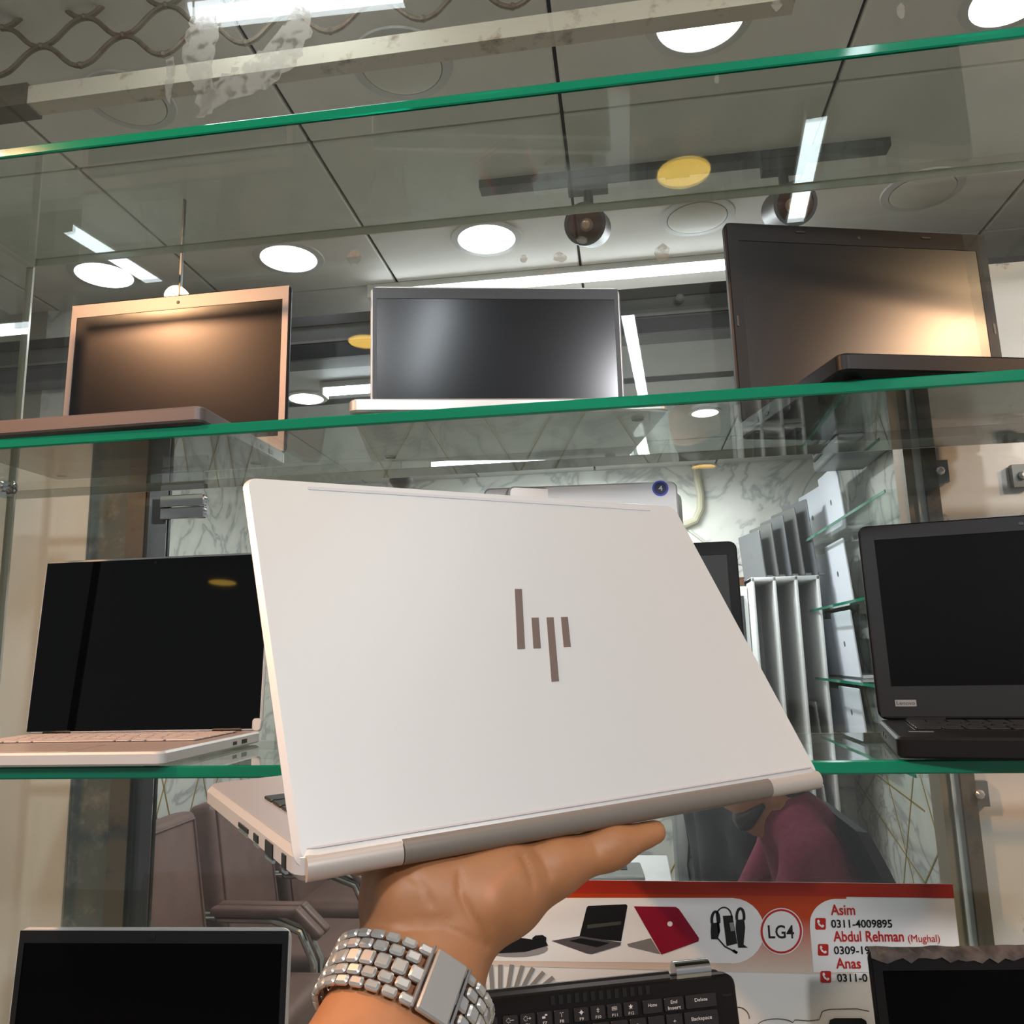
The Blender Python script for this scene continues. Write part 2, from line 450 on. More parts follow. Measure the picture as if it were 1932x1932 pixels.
def text_obj(name, txt, p0, p1, height, m, parent, up=None, nrm=(0, -1, 0), narrow=None, off=0.0006, weight=0.006):
    """lettering from p0 along p1; stretched to end exactly at p1"""
    cu = bpy.data.curves.new('lettering', 'FONT'); cu.body = txt; cu.size = 1.0; cu.extrude = 0.0; cu.resolution_u = 3; cu.offset = weight
    to = bpy.data.objects.new('lettering', cu); COL.objects.link(to)
    dg = bpy.context.evaluated_depsgraph_get(); me = bpy.data.meshes.new_from_object(to.evaluated_get(dg))
    bpy.data.objects.remove(to)
    xs = [v.co.x for v in me.vertices]; ys = [v.co.y for v in me.vertices]
    p0 = Vector(p0); p1 = Vector(p1); d = p1-p0; L = d.length; d.normalize()
    nrm = Vector(nrm).normalized(); u = nrm.cross(d) if up is None else Vector(up)
    sx = L/(max(xs)-min(xs)); sy = height/0.72; x0 = min(xs)
    for v in me.vertices:
        q = p0+d*((v.co.x-x0)*sx)+u*(v.co.y*sy)+nrm*off; v.co = q
    me.name = name
    return obj(name, me, m, parent)

# ================================================================== THE SETTING
ZC, ZC2 = 2.70, 2.42
XL, XR, YB = -1.80, 1.00, 4.05
YW = 1.20                                  # plane of the shop front behind the case
def wbox(name, a, b, m, parent=None):
    """box with its origin at its base centre"""
    c = Vector(((a[0]+b[0])/2, (a[1]+b[1])/2, a[2]))
    o = MB().box(Vector(a)-c, Vector(b)-c).build(name, m, parent); o.location = c; return o
struct(wbox('floor', (-4, -3.2, -0.06), (4, 4.4, 0), M_FLOOR))
# main ceiling: metal tiles with open joints
ceil = struct(wbox('ceiling', (-3.1, -0.6, ZC+0.014), (2.6, 2.66, ZC+0.06), M_DARKGAP))
gx = [-0.68+0.593*k for k in range(-4, 6)]; gy = [1.645+0.742*j for j in range(-3, 3)]
tile_me = None
for i in range(len(gx)-1):
    for j in range(len(gy)-1):
        y1 = min(gy[j+1], 2.66); w_, d_ = 0.593-0.008, y1-gy[j]-0.008
        key = round(d_, 3)
        if tile_me is None: tile_me = {}
        if key not in tile_me:
            v, f = slab_geo(w_, d_, 0.014, 0.003, 0.0035, 1); tile_me[key] = None
            t = MB().add(v, f).build('ceiling_tile', M_CEIL, ceil); tile_me[key] = t.data
        else: t = obj('ceiling_tile', tile_me[key], None, ceil)
        t.location = Vector(((gx[i]+gx[i+1])/2, (gy[j]+y1)/2, ZC))-ceil.location
        t.rotation_euler = (0, 0, 0)
# lower ceiling of the rear room
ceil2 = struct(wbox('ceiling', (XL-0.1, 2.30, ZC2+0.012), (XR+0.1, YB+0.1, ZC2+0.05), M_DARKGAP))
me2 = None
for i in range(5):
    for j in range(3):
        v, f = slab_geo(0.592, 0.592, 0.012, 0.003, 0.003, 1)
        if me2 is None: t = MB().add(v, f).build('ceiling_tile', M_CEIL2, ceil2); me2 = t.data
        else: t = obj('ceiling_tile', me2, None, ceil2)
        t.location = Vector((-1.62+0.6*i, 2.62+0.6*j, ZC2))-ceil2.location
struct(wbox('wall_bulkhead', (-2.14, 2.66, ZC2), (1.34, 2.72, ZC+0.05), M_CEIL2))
# roller shutter channel hanging below the ceiling
b0 = onY(560, 603, 2.27); b1 = onY(1370, 617, 2.27)
zt, zb = b0.z, b1.z
beam = struct(wbox('trim_1', (-2.03, 2.27, zb), (1.23, 2.36, zt), mat('channel_grey', (92, 92, 90), 0.5, 0.2)))
for nm, za, zc_, y0, m in (('channel_flange', zt-0.028, zt+0.004, 2.262, M_BLACKM), ('channel_lip', zb-0.004, zb+0.040, 2.258, M_BLACKM),
                           ('channel_strip', zb+0.050, zb+0.058, 2.264, M_GREYM)):
    s = MB().box((-2.03, y0, za), (1.23, 2.271, zc_)).build(nm, m, beam); s.location = -beam.location
for x in np.linspace(-1.6, 0.8, 9):
    s = MB().lathe([(0.009, 0), (0.012, 0.004), (0.012, 0.02), (0.006, 0.024)], (x, 2.262, zt-0.045), (0, -1, 0), 10).build('roller', M_GREYM, beam, True); s.location = -beam.location
# walls of the shop
def strips(wall, segs):
    for a, b, n in segs:
        a, b = Vector(a), Vector(b); d = (b-a).normalized(); n = Vector(n); s = d.cross(n)*0.003
        c = (a+b)/2
        o = MB().hexa([a-s-c, b-s-c, b+s-c, a+s-c, a-s+n*0.002-c, b-s+n*0.002-c, b+s+n*0.002-c, a+s+n*0.002-c]).build('gold_strip', M_GOLD, wall)
        o.location = c-wall.location
wb = struct(wbox('wall_back', (XL-0.1, YB, 0), (XR+0.1, YB+0.1, ZC), M_MARBLE))
wr = struct(wbox('wall_right', (XR, 2.72, 0), (XR+0.1, YB, ZC), M_MARBLE))
wl = struct(wbox('wall_left', (XL-0.1, 2.36, 0), (XL, YB, ZC), M_MARBLE))
M_PLAIN = mat('grey_beige_paint', (150, 146, 132), 0.6, noise=0.08, scale=3)
struct(wbox('wall_left_front', (-2.14, 1.30, 0), (-2.04, 2.36, ZC), M_PLAIN))
struct(wbox('wall_left_return', (-2.14, 2.36, 0), (XL-0.1, 2.46, ZC), M_PLAIN))
struct(wbox('wall_right_front', (1.24, 1.30, 0), (1.34, 2.72, ZC), M_PLAIN))
struct(wbox('wall_right_return', (XR, 2.66, 0), (1.24, 2.72, ZC), mat('dark_grey_paint', (88, 88, 84), 0.6)))
rs = random.Random(3)
segs = []
for k in range(7):
    x = XL+0.2+k*0.42
    for sg in (1, -1):
        z0 = rs.uniform(0.2, 0.9); dz = 1.35; dx = sg*0.78
        xa, xb = x, x+dx
        if XL < xb < XR: segs.append(((xa, YB, z0), (xb, YB, z0+dz), (0, -1, 0)))
strips(wb, segs)
segs = []
for k in range(6):
    y = 1.45+k*0.46
    for sg in (1, -1):
        z0 = rs.uniform(0.1, 0.7); yb = y+sg*0.75
        if 2.75 < min(y, yb) and yb < YB: segs.append(((XR, y, z0), (XR, yb, z0+1.3), (-1, 0, 0)))
segs = [(onX(a_, b_, XR), onX(c_, d_, XR), (-1, 0, 0)) for a_, b_, c_, d_ in ((1606, 1460, 1746, 1666), (1652, 1460, 1590, 1592), (1655, 1462, 1745, 1530), (1745, 1668, 1782, 1585), (1600, 1085, 1640, 1180), (1650, 1090, 1600, 1175))]+segs[:3]
strips(wr, segs)
segs = []
for k in range(8):
    y = 2.0+k*0.27
    for sg in (1, -1):
        z0 = rs.uniform(0.3, 0.8); yb = y+sg*0.55
        if 2.4 < min(y, yb) and yb < YB: segs.append(((XL, y, z0), (XL, yb, z0+1.25), (1, 0, 0)))
strips(wl, segs)
# corridor behind the photographer: floor goes on, a plain wall far back
# front wall left of the glass: cream board, concrete, metal strip
zt_l = onY(150, 800, YW).z
xa = onY(165, 1000, YW).x; xb = onY(240, 1000, YW).x; xc = onY(274, 1000, YW).x
fl = struct(wbox('wall_front_left', (-2.3, YW, 0), (xa, YW+0.08, zt_l), M_CREAM))
s = MB().box((xa, YW+0.004, 0), (xb, YW+0.08, zt_l)).build('concrete_strip', M_CONC, fl); s.location = -fl.location
s = MB().box((xb, YW-0.004, 0), (xc, YW+0.06, zt_l)).build('metal_post', M_BROWNMETAL, fl); s.location = -fl.location
s = MB().box((xc, YW-0.002, 0), (xc+0.006, YW+0.05, zt_l)).build('seal_strip', M_BLACKM, fl); s.location = -fl.location
# front wall right of the glass: white jamb, grey post, white panel with brackets
xj0 = onY(1713, 800, YW).x; xj1 = onY(1727, 800, YW).x; xj2 = onY(1752, 800, YW).x
zt_r = onY(1850, 500, YW).z
fr = struct(wbox('wall_front_right', (xj2, YW, 0), (xj2+0.9, YW+0.06, zt_r), M_WHITEPANEL))
s = MB().box((xj1, YW-0.012, 0), (xj2, YW+0.07, zt_r)).build('metal_post', M_BROWNMETAL, fr); s.location = -fr.location
s = MB().box((xj0, YW-0.006, 0), (xj1, YW+0.05, zt_r)).build('white_jamb', M_WHITE, fr); s.location = -fr.location
s = MB().box((xj0-0.012, YW-0.002, 0), (xj0, YW+0.04, zt_r)).build('wood_jamb', mat('tan_jamb', (150, 136, 112), 0.5), fr); s.location = -fr.location
for px, py in ((1771, 890), (1926, 898), (1845, 1497), (1780, 1010)):
    c = onY(px, py, YW-0.008)
    if py == 1010: continue
    br = MB().box((-0.012, -0.004, -0.016), (0.012, 0.006, 0.016)).build('bracket', M_GREYM, fr); br.location = c-fr.location
    bo = MB().lathe([(0.006, 0), (0.006, 0.004), (0.003, 0.007)], (0, -0.004, 0), (0, -1, 0), 8).build('bolt', M_STEEL, br, True)

# rear glazing of the case, in two panes with the seam by the door lock
xs = onY(303, 1300, 1.133).x
p = struct(wbox('window_1', (-1.75, 1.130, 0.2), (xs-0.002, 1.136, 2.68), M_PANE))
p = struct(wbox('window_2', (xs+0.002, 1.130, 0.2), (0.86, 1.136, 2.68), M_PANE))
sm = MB().box((-0.0014, -0.003, 0), (0.0014, 0.003, 2.0)).build('glass_seam', mat('seam_grey', (58, 64, 60), 0.3), p)
sm.location = Vector((xs, 1.133, 0.25))-p.location
def blob(pts2, name, parent, Y=1.1285):
    P = [onY(a, b, Y) for a, b in pts2]; c = lift(P)
    o = MB().prism([q-c for q in P], (0, -1, 0), 0.0006).build(name, M_RESIDUE, parent); o.location = c-parent.location; return o
rb = random.Random(11)
def ragged(poly, amp=5, n=5):
    o = []
    for (a, b), (c, d) in zip(poly, poly[1:]+poly[:1]):
        for k in range(n):
            t = k/n; o.append((a+(c-a)*t+rb.uniform(-amp, amp), b+(d-b)*t+rb.uniform(-amp, amp)))
    return o
blob(ragged([(362, 30), (412, 30), (408, 90), (400, 150), (408, 190), (376, 226), (368, 170), (346, 120), (348, 80)], 4), 'tape_residue', p)
blob(ragged([(372, 225), (395, 160), (440, 130), (500, 92), (560, 14), (588, 10), (585, 70), (560, 120), (500, 165), (430, 190)], 5), 'tape_residue', p)
blob(ragged([(312, 112), (330, 106), (328, 150), (322, 205), (314, 180)], 3, 3), 'tape_residue', p)
for cx, cy, rx, ry in ((1040, 515, 10, 8), (1056, 486, 14, 10), (1250, 478, 15, 18), (988, 488, 7, 8), (668, 486, 14, 14), (1098, 453, 11, 8), (1465, 10, 10, 12), (1700, 22, 9, 16), (1352, 150, 5, 9)):
    blob([(cx+rx*cos(a)*rb.uniform(.75, 1.1), cy+ry*sin(a)*rb.uniform(.75, 1.1)) for a in np.linspace(0, 2*pi, 12, endpoint=False)], 'fingerprint', p)

# patch lock of the glass door, left
lk = empty('door_lock', onY(345, 958, 1.125)); tag(lk, 'small polished steel lock box on the glass beside the concrete strip', 'lock')
w_ = (onY(395, 958, 1.125)-onY(312, 958, 1.125)).x; h_ = 0.037
for dz in (0.001, -h_/2+0.0):
    pass
MB().add(*slab_geo(w_, h_/2-0.001, 0.012, 0.002, 0.0015, 2, 0.004, h_/4)).build('upper_plate', M_CHROME, lk, True).rotation_euler = (pi/2, 0, 0)
MB().add(*slab_geo(w_, h_/2-0.001, 0.010, 0.002, 0.0015, 2, 0.004, -h_/4)).build('lower_plate', M_CHROME, lk, True).rotation_euler = (pi/2, 0, 0)
MB().box((-w_/2-0.012, -0.004, -h_/2-0.004), (-w_/2+0.006, 0.004, h_/2-0.004)).build('keeper', M_GREYM, lk)

# ------------------------------------------------------------------ glass display case
TH = 0.0125
ZSH = [CH+0.6399, CH+0.2644, CH-0.1034, CH-0.57]
XS0 = onY(68, 500, 1.083).x; XS1 = 1.25
YF, YBK = 0.82, 1.083
shelf_labels = ['top glass pane of the display case, above all laptops', 'glass shelf carrying the three laptops with lit screens',
                'glass shelf at eye level behind the held laptop', 'lowest glass shelf, below the poster laptops']
for z, lab in zip(ZSH, shelf_labels):
    sh = empty('glass_shelf', ((XS0+XS1)/2, (YF+YBK)/2, z-TH)); tag(sh, lab, 'shelf', 'glass shelves of the case')
    hx, hy = (XS1-XS0)/2, (YBK-YF)/2
    MB().box((-hx, -hy+0.004, 0), (hx, hy-0.003, TH)).build('pane', M_SHELF, sh)
    MB().add(*[([(-hx, -hy+0.0012, 0), (hx, -hy+0.0012, 0), (hx, -hy+0.004, 0), (-hx, -hy+0.004, 0),
                 (-hx, -hy+0.0012, TH), (hx, -hy+0.0012, TH), (hx, -hy+0.004, TH), (-hx, -hy+0.004, TH),
                 (-hx, -hy, 0.0015), (hx, -hy, 0.0015), (-hx, -hy, TH-0.0015), (hx, -hy, TH-0.0015)],
                [(0, 3, 2, 1), (4, 5, 6, 7), (0, 1, 9, 8), (8, 9, 11, 10), (10, 11, 5, 4), (2, 3, 7, 6), (0, 8, 10, 4, 7, 3), (1, 2, 6, 5, 11, 9)])][0]).build('front_edge', M_EDGE, sh)
    MB().box((-hx, hy-0.003, 0), (hx, hy, TH)).build('rear_edge', M_EDGE_PALE, sh)
sp = empty('side_glass_panel', (XS0, (YF+YBK)/2, 0.2)); tag(sp, 'upright glass side panel at the left end of the case', 'glass panel')
hy = (YBK-YF)/2
MB().box((-0.013, -hy+0.004, 0), (-0.001, hy-0.004, ZSH[0]-TH-0.2-0.001)).build('pane', M_PANE, sp)
MB().box((-0.013, hy-0.004, 0), (-0.001, hy, ZSH[0]-TH-0.2-0.001)).build('rear_edge', M_EDGE_PALE, sp)
MB().box((-0.013, -hy, 0), (-0.001, -hy+0.004, ZSH[0]-TH-0.2-0.001)).build('front_edge', M_EDGE, sp)
c = onY(8, 920, 1.02)
ck = empty('shelf_clip', c); tag(ck, 'small chrome clamp knob holding the shelf at the left panel', 'clip')
MB().lathe([(0.009, -0.012), (0.011, -0.010), (0.011, 0.000), (0.008, 0.003), (0.010, 0.006), (0.010, 0.014), (0.007, 0.016)], (0, 0, 0), (1, 0, 0), 16).build('knob', M_CHROME, ck, True)
MB().box((-0.004, -0.008, -0.008), (0.01, 0.008, -0.014)).build('jaw', M_CHROME, ck)

# ------------------------------------------------------------------ collapsible grille above the glass
r0 = onY(-60, 194, YW); r1 = onY(1500, -22, YW)
gr = empty('shutter_grille', (r0+r1)/2); tag(gr, 'rusty diamond wire shutter grille welded onto a bare metal rail', 'grille')
d = (r1-r0).normalized(); up = Vector((0, 0, 1)); gc = gr.location
def G(px, py): return onY(px, py, YW)-gc
P0, P1 = r0-gc, r1-gc
hh = 0.018
MB().hexa([P0+Vector((0, 0, -hh)), P1+Vector((0, 0, -hh)), P1+Vector((0, 0.035, -hh)), P0+Vector((0, 0.035, -hh)),
           P0+Vector((0, 0, hh)), P1+Vector((0, 0, hh)), P1+Vector((0, 0.035, hh)), P0+Vector((0, 0.035, hh))]).build('rail', M_RAIL, gr)
e0 = G(-60, 194); e1 = G(52, 178)
MB().hexa([e0+Vector((0, -0.004, -hh-.004)), e1+Vector((0, -0.004, -hh-.004)), e1+Vector((0, 0.04, -hh-.004)), e0+Vector((0, 0.04, -hh-.004)),
           e0+Vector((0, -0.004, hh+.004)), e1+Vector((0, -0.004, hh+.004)), e1+Vector((0, 0.04, hh+.004)), e0+Vector((0, 0.04, hh+.004))]).build('rail_socket', M_BROWNMETAL, gr)
bn = [G(x, y) for x, y in ((0, 146), (155, 127), (310, 106), (465, 85), (625, 63), (800, 40), (968, 17), (1140, -6))]
dxv = (bn[-1]-bn[0])/(len(bn)-1)
hz = 0.050
def wire(a, b):
    """one S-curved strand between two knots"""
    ps = []
    for k in range(9):
        t = k/8; q = a+(b-a)*t; q = q+Vector((0, 0, 1))*(0.006*sin(2*pi*t)*(1 if b.z > a.z else -1)*-1); ps.append(q+Vector((0, -0.004, 0)))
    MB().tube(ps, 0.0048, 8).build('wire', M_RUST, gr, True)
def knot(p):
    MB().lathe([(0.002, -0.006), (0.006, -0.003), (0.0065, 0.002), (0.003, 0.006)], p+Vector((0, -0.005, 0)), (0, -0.3, 1), 8).build('weld_knot', M_RUST, gr, True)
for i, b in enumerate(bn):
    bb = b+Vector((0, 0, 0.0))
    rows = [bb]
    knot(bb)
    if i+1 < len(bn):
        n1 = (bn[i]+bn[i+1])/2+Vector((0, 0, hz)); knot(n1)
        wire(bb, n1); wire(n1, bn[i+1]+Vector((0, 0, 0.0)))
        up1 = bn[i]+Vector((0, 0, 2*hz)); up2 = bn[i+1]+Vector((0, 0, 2*hz))
        wire(up1, n1); wire(n1, up2)
        if i == 0: knot(up1)
        knot(up2)
        n3 = (bn[i]+bn[i+1])/2+Vector((0, 0, 3*hz)); wire(up1, n3); wire(n3, up2)

# ------------------------------------------------------------------ lamps
def downlight(px, py, r, lit, label, Z=ZC, m=None, group=None, pos=None):
    c = Vector(pos) if pos is not None else onZ(px, py, Z)
    o = empty('downlight', (c.x, c.y, Z)); tag(o, label, 'ceiling light', group)
    MB().lathe([(r*0.76, -0.001), (r*0.80, -0.006), (r*0.98, -0.004), (r, 0.0)], (0, 0, 0), (0, 0, 1), 36).build('trim_ring', M_TRIM, o, True)
    MB().lathe([(r*0.775, -0.0065), (r*0.7, -0.0085), (0.001, -0.009)], (0, 0, 0), (0, 0, 1), 36).build('diffuser', m or (M_DOWN if lit else M_OFF), o, True)
    return o
LG = 'round ceiling downlights'
downlight(197, 517, 0.105, True, 'lit round downlight above the left screen, next to the orange glow', group=LG)
downlight(545, 486, 0.105, True, 'lit round downlight above the gap between left and middle screens', group=LG)
downlight(918, 449, 0.105, True, 'lit round downlight above the middle screen', group=LG)
downlight(1320, 34, 0.105, True, 'very bright downlight half hidden by the metal rail', group=LG)
downlight(1908, -8, 0.09, True, 'bright downlight cut off at the top right corner of the picture', group=LG)
downlight(758, 122, 0.105, False, 'unlit downlight with open bulb just below the metal rail', group=LG)
downlight(245, 190, 0.095, False, 'unlit downlight at upper left under the rail end', group=LG)
downlight(1315, 408, 0.105, False, 'unlit pale downlight left of the large right screen', group=LG)
downlight(1740, 358, 0.105, False, 'unlit pale downlight above the large right screen', group=LG)
downlight(578, 750, 0.075, True, 'small lit downlight low behind the gap right of the left screen', ZC2, group=LG)
downlight(1330, 777, 0.065, True, 'small bluish downlight seen under the shelf by the right laptop', ZC2, group=LG)
# amber corridor lamps (seen as reflections in the rear glass): mirror of the image position about the pane
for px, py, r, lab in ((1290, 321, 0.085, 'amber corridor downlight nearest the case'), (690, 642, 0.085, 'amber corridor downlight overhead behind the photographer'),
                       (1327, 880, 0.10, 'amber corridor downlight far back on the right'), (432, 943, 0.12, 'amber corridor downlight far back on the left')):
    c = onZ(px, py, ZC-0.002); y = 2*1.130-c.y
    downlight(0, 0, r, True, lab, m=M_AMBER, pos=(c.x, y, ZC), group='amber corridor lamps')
def batten(a, b, label, w=0.045, group='fluorescent battens', m=None, watts=0):
    a, b = Vector(a), Vector(b); c = (a+b)/2; d = (b-a).normalized(); s = d.cross(Vector((0, 0, 1))).normalized()*w/2
    o = empty('tube_light', c); tag(o, label, 'tube light', group)
    a, b = a-c, b-c; k = Vector((0, 0, 1))
    MB().hexa([a-s*1.2, b-s*1.2, b+s*1.2, a+s*1.2, a-s*1.2+k*0.02, b-s*1.2+k*0.02, b+s*1.2+k*0.02, a+s*1.2+k*0.02]).build('housing', M_TRIM, o)
    ps = []
    v = []; f = []; n = 6
    for e in (a, b):
        for j in range(n+1):
            q = pi*j/n; v.append(e+s*cos(q)-k*(0.001+sin(q)*w*0.42))
    for j in range(n): f.append((j, j+1, n+1+j+1, n+1+j))
    f.append(tuple(range(n+1))); f.append(tuple(range(n+1, 2*n+2))); f.append((0, n, 2*n+1, n+1))
    MB().add(v, f).build('diffuser', m or M_TUBE, o)
    if watts:
        ld_ = bpy.data.lights.new('tube_lamp', 'AREA'); ld_.shape = 'RECTANGLE'; ld_.size = (b-a).length; ld_.size_y = w; ld_.energy = watts; ld_.color = (0.94, 0.98, 1.0)
        lo = bpy.data.objects.new('tube_lamp', ld_); COL.objects.link(lo); lo.parent = o; lo.location = (0, 0, -0.024); lo.rotation_euler = (0, 0, atan2(d.y, d.x))
    for e, t in ((a, -1), (b, 1)):
        MB().hexa([e-s*1.25-k*0.024, e+d*t*0.012-s*1.25-k*0.024, e+d*t*0.012+s*1.25-k*0.024, e+s*1.25-k*0.024,
                   e-s*1.25+k*0.021, e+d*t*0.012-s*1.25+k*0.021, e+d*t*0.012+s*1.25+k*0.021, e+s*1.25+k*0.021]).build('end_cap', M_TRIM, o)
    return o
zt_ = ZC-0.022
a = onZ(700, 548, zt_); b = onZ(1400, 486, zt_)
batten((a.x, 2.40, zt_), (b.x+0.12, 2.40, zt_), 'long bright tube light between the middle and right screens', watts=12)
a = onZ(615, 736, ZC2-0.022); b = onZ(700, 733, ZC2-0.022)
batten((a.x, a.y, ZC2-0.022), (b.x+0.5, a.y, ZC2-0.022), 'short tube light showing left of the middle screen', watts=8)
a = onZ(1200, 800, ZC2-0.022); b = onZ(1216, 862, ZC2-0.022)
batten(a, b, 'tube light running away, seen under the shelf below the middle laptop', watts=12)
a = onZ(816, 874, ZC2-0.022); b = onZ(1190, 854, ZC2-0.022)
batten((a.x, min(a.y, YB-0.1), ZC2-0.022), (b.x, min(a.y, YB-0.1), ZC2-0.022), 'tube light at the far wall, seen below the middle laptop', watts=8)
# corridor battens that show only as reflections in the rear glass
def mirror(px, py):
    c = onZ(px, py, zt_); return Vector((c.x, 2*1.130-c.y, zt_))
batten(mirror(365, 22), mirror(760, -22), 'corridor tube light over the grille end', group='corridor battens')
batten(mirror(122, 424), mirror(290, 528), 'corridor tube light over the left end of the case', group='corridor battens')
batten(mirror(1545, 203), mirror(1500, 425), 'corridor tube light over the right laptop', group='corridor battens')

_t0, _t1 = mirror(1180, 648), mirror(1213, 746)
batten(Vector((0.055, -0.42, zt_)), _t1, 'corridor tube light above the photographer', group='corridor battens', m=emis('tube_glow_bright', (238, 248, 255), 30))
# track with two spot heads
tk = empty('spot_track', (onZ(905, 352, ZC)+onZ(1680, 263, ZC))/2); tag(tk, 'black ceiling track carrying two spot lamps', 'lamp track')
a = onZ(905, 345, ZC); b = onZ(1680, 258, ZC)
MB().box((a.x, -0.02, -0.022), (b.x, 0.02, 0)).build('rail', M_BLACKM, tk).location = (-tk.location.x, 0, 0)
MB().box((-0.03, -0.024, -0.024), (0.03, 0.024, -0.019)).build('feed_box', M_BLACKM, tk)
def spot(px, py, label, aim):
    h = onZ(px, py, ZC-0.15); o = empty('spot_lamp', (h.x, tk.location.y, ZC-0.022)); tag(o, label, 'spot lamp', 'spot lamps on the track')
    MB().box((-0.05, -0.018, -0.03), (0.05, 0.018, 0)).build('adapter', M_BLACKM, o)
    MB().tube([(0, 0, -0.03), (0, 0, -0.10)], 0.012, 10).build('stem', M_BLACKM, o, True)
    ax = Vector(aim).normalized(); c = Vector((0, 0, -0.125))
    MB().lathe([(0.03, -0.07), (0.047, -0.05), (0.047, 0.055), (0.051, 0.056), (0.051, 0.072), (0.043, 0.072), (0.040, 0.03)], c, ax, 28).build('housing', M_BLACKM, o, True)
    MB().lathe([(0.042, 0.066), (0.034, 0.045), (0.02, 0.034), (0.004, 0.03)], c, ax, 28, False).build('reflector', mat('bronze_reflector', (150, 120, 96), 0.25, 0.9), o, True)
    MB().lathe([(0.014, 0.032), (0.016, 0.045), (0.01, 0.056), (0.002, 0.058)], c, ax, 16).build('bulb', mat('bulb_glass', (190, 150, 120), 0.08, 0.2), o, True)
spot(1112, 422, 'black spot lamp with bronze bulb, left one on the track', (-0.15, -1, -0.42))
spot(1488, 382, 'black spot lamp crossed by the tube reflection, right one on the track', (0.1, -1, -0.42))

# ================================================================== LAPTOPS
ROWS = [[1]*15, [1]*13+[2], [1.5]+[1]*12+[1.5], [1.75]+[1]*11+[2.25], [2.25]+[1]*10+[2.75], [1.25, 1, 1, 1, 5.5, 1, 1, 1.25, 2]]
KEYMESH = {}
def key_mesh(w_, d_, m):
    k = (round(w_, 4), round(d_, 4), m.name)
    if k not in KEYMESH:
        v, f = slab_geo(w_, d_, 0.0016, 0.0012, 0.0004, 1)
        me = bpy.data.meshes.new('key'); me.from_pydata(v, [], f); me.materials.append(m); me.update()
        KEYMESH[k] = me
    return KEYMESH[k]
def keyboard(parent, kw, y0, z, m, pitch_y=0.0185, f_h=0.011, base_rot=None):
    u_ = kw/15; out = {}
    y = y0
    for r, row in enumerate(ROWS):
        x = -kw/2; h_ = f_h if r == 0 else pitch_y-0.0025
        for i, q in enumerate(row):
            o = obj('key', key_mesh(q*u_-0.0025, h_, m), None, parent)
            o.location = (x+q*u_/2, y-h_/2, z); out[(r, i)] = o
            x += q*u_
        y -= h_+0.0025
    return out, y
def laptop(name, label, loc, psi, th, w, h, d, tb, m_body, m_lid=None, m_screen=None, m_bezel=None, bez=(0.008, 0.010, 0.014), key_m=None,
           tl=0.006, cr=0.010, group='laptops on display', wedge=0.0, keys=True, m_deck=None, ports=None, bezel_out=0.0012, cam_r=0.0016, m_key_shadow=None):
    """bez: side, top and bottom border of the screen"""
    m_lid = m_lid or m_body; m_screen = m_screen or M_SCREEN; m_bezel = m_bezel or m_body; key_m = key_m or M_KEY
    o = empty(name, loc, psi); tag(o, label, 'laptop', group)
    slab('base', w, d, tb, cr, m_body, o, 0.0022, 0, -d/2, 0.002, wedge)
    slab('keyboard_deck', w-0.006, d-0.006, 0.0006, cr*0.8, m_deck or m_body, o, 0.0003, 0, -d/2, tb+0.0016)
    for sx in (-1, 1):
        for sy in (-0.03, -d+0.03):
            MB().lathe([(0.007, 0), (0.008, 0.003+wedge*abs(sy)/d)], (sx*(w/2-0.03), sy, 0), (0, 0, 1), 12).build('rubber_foot', M_PORT, o)
    if keys:
        slab('key_shadow_plate', w*0.865, 0.107, 0.0005, 0.002, m_key_shadow or M_PORT, o, 0.0002, 0, -0.0745, tb+0.0020)  # dark plate under the keys, paints the shadow in their gaps
        ks, y = keyboard(o, w*0.86, -0.022, tb+0.0026, key_m)
    slab('trackpad', 0.115, 0.066, 0.0005, 0.003, m_deck or m_body, o, 0.0002, 0, -d+0.042, tb+0.0021)
    for sx in (-1, 1):
        MB().tube([(sx*w*0.36-0.02, 0.0, tb+0.003), (sx*w*0.36+0.02, 0.0, tb+0.003)], 0.0045, 10).build('hinge', M_PORT, o, True)
    lid = slab('lid', w, h-0.002, tl, cr, m_lid, o, 0.0018, 0, (h+0.002)/2, -tl/2)
    lid.location = (0, 0, tb); lid.rotation_euler = (pi/2-th, 0, 0)
    iw, ih = w-2*0.0022, h-0.006
    # bezel frame: four borders around the panel
    bs, bt, bb = bez
    fb = MB(); z0, z1 = tl/2-0.0002, tl/2+bezel_out
    X0, X1, Y0, Y1 = -w/2+0.003, w/2-0.003, 0.005, h-0.003
    fb.box((X0, Y1-bt, z0), (X1, Y1, z1)); fb.box((X0, Y0, z0), (X1, Y0+bb, z1))
    fb.box((X0, Y0+bb, z0), (X0+bs, Y1-bt, z1)); fb.box((X1-bs, Y0+bb, z0), (X1, Y1-bt, z1))
    fb.build('bezel', m_bezel, lid)
    MB().box((X0+bs, Y0+bb, z0), (X1-bs, Y1-bt, z0+0.0006)).build('screen', m_screen, lid)
    MB().lathe([(cam_r*1.6, 0), (cam_r*1.6, 0.0004), (cam_r, 0.0006)], (0, Y1-bt/2, z1), (0, 0, 1), 12).build('webcam', M_PORT, lid)
    if ports:
        for side, yy, ln, hh_ in ports:
            MB().box((side*(w/2)-0.0006, -yy-ln/2, tb*0.5-hh_/2+0.001), (side*(w/2)+0.0006, -yy+ln/2, tb*0.5+hh_/2+0.001)).build('port', M_PORT, o)
    return o, lid
z2 = ZSH[1]; z3 = ZSH[2]; z4 = ZSH[3]
R_ = radians
USB = [(1, 0.05, 0.013, 0.005), (1, 0.075, 0.009, 0.004), (-1, 0.05, 0.013, 0.005), (-1, 0.08, 0.009, 0.0035)]
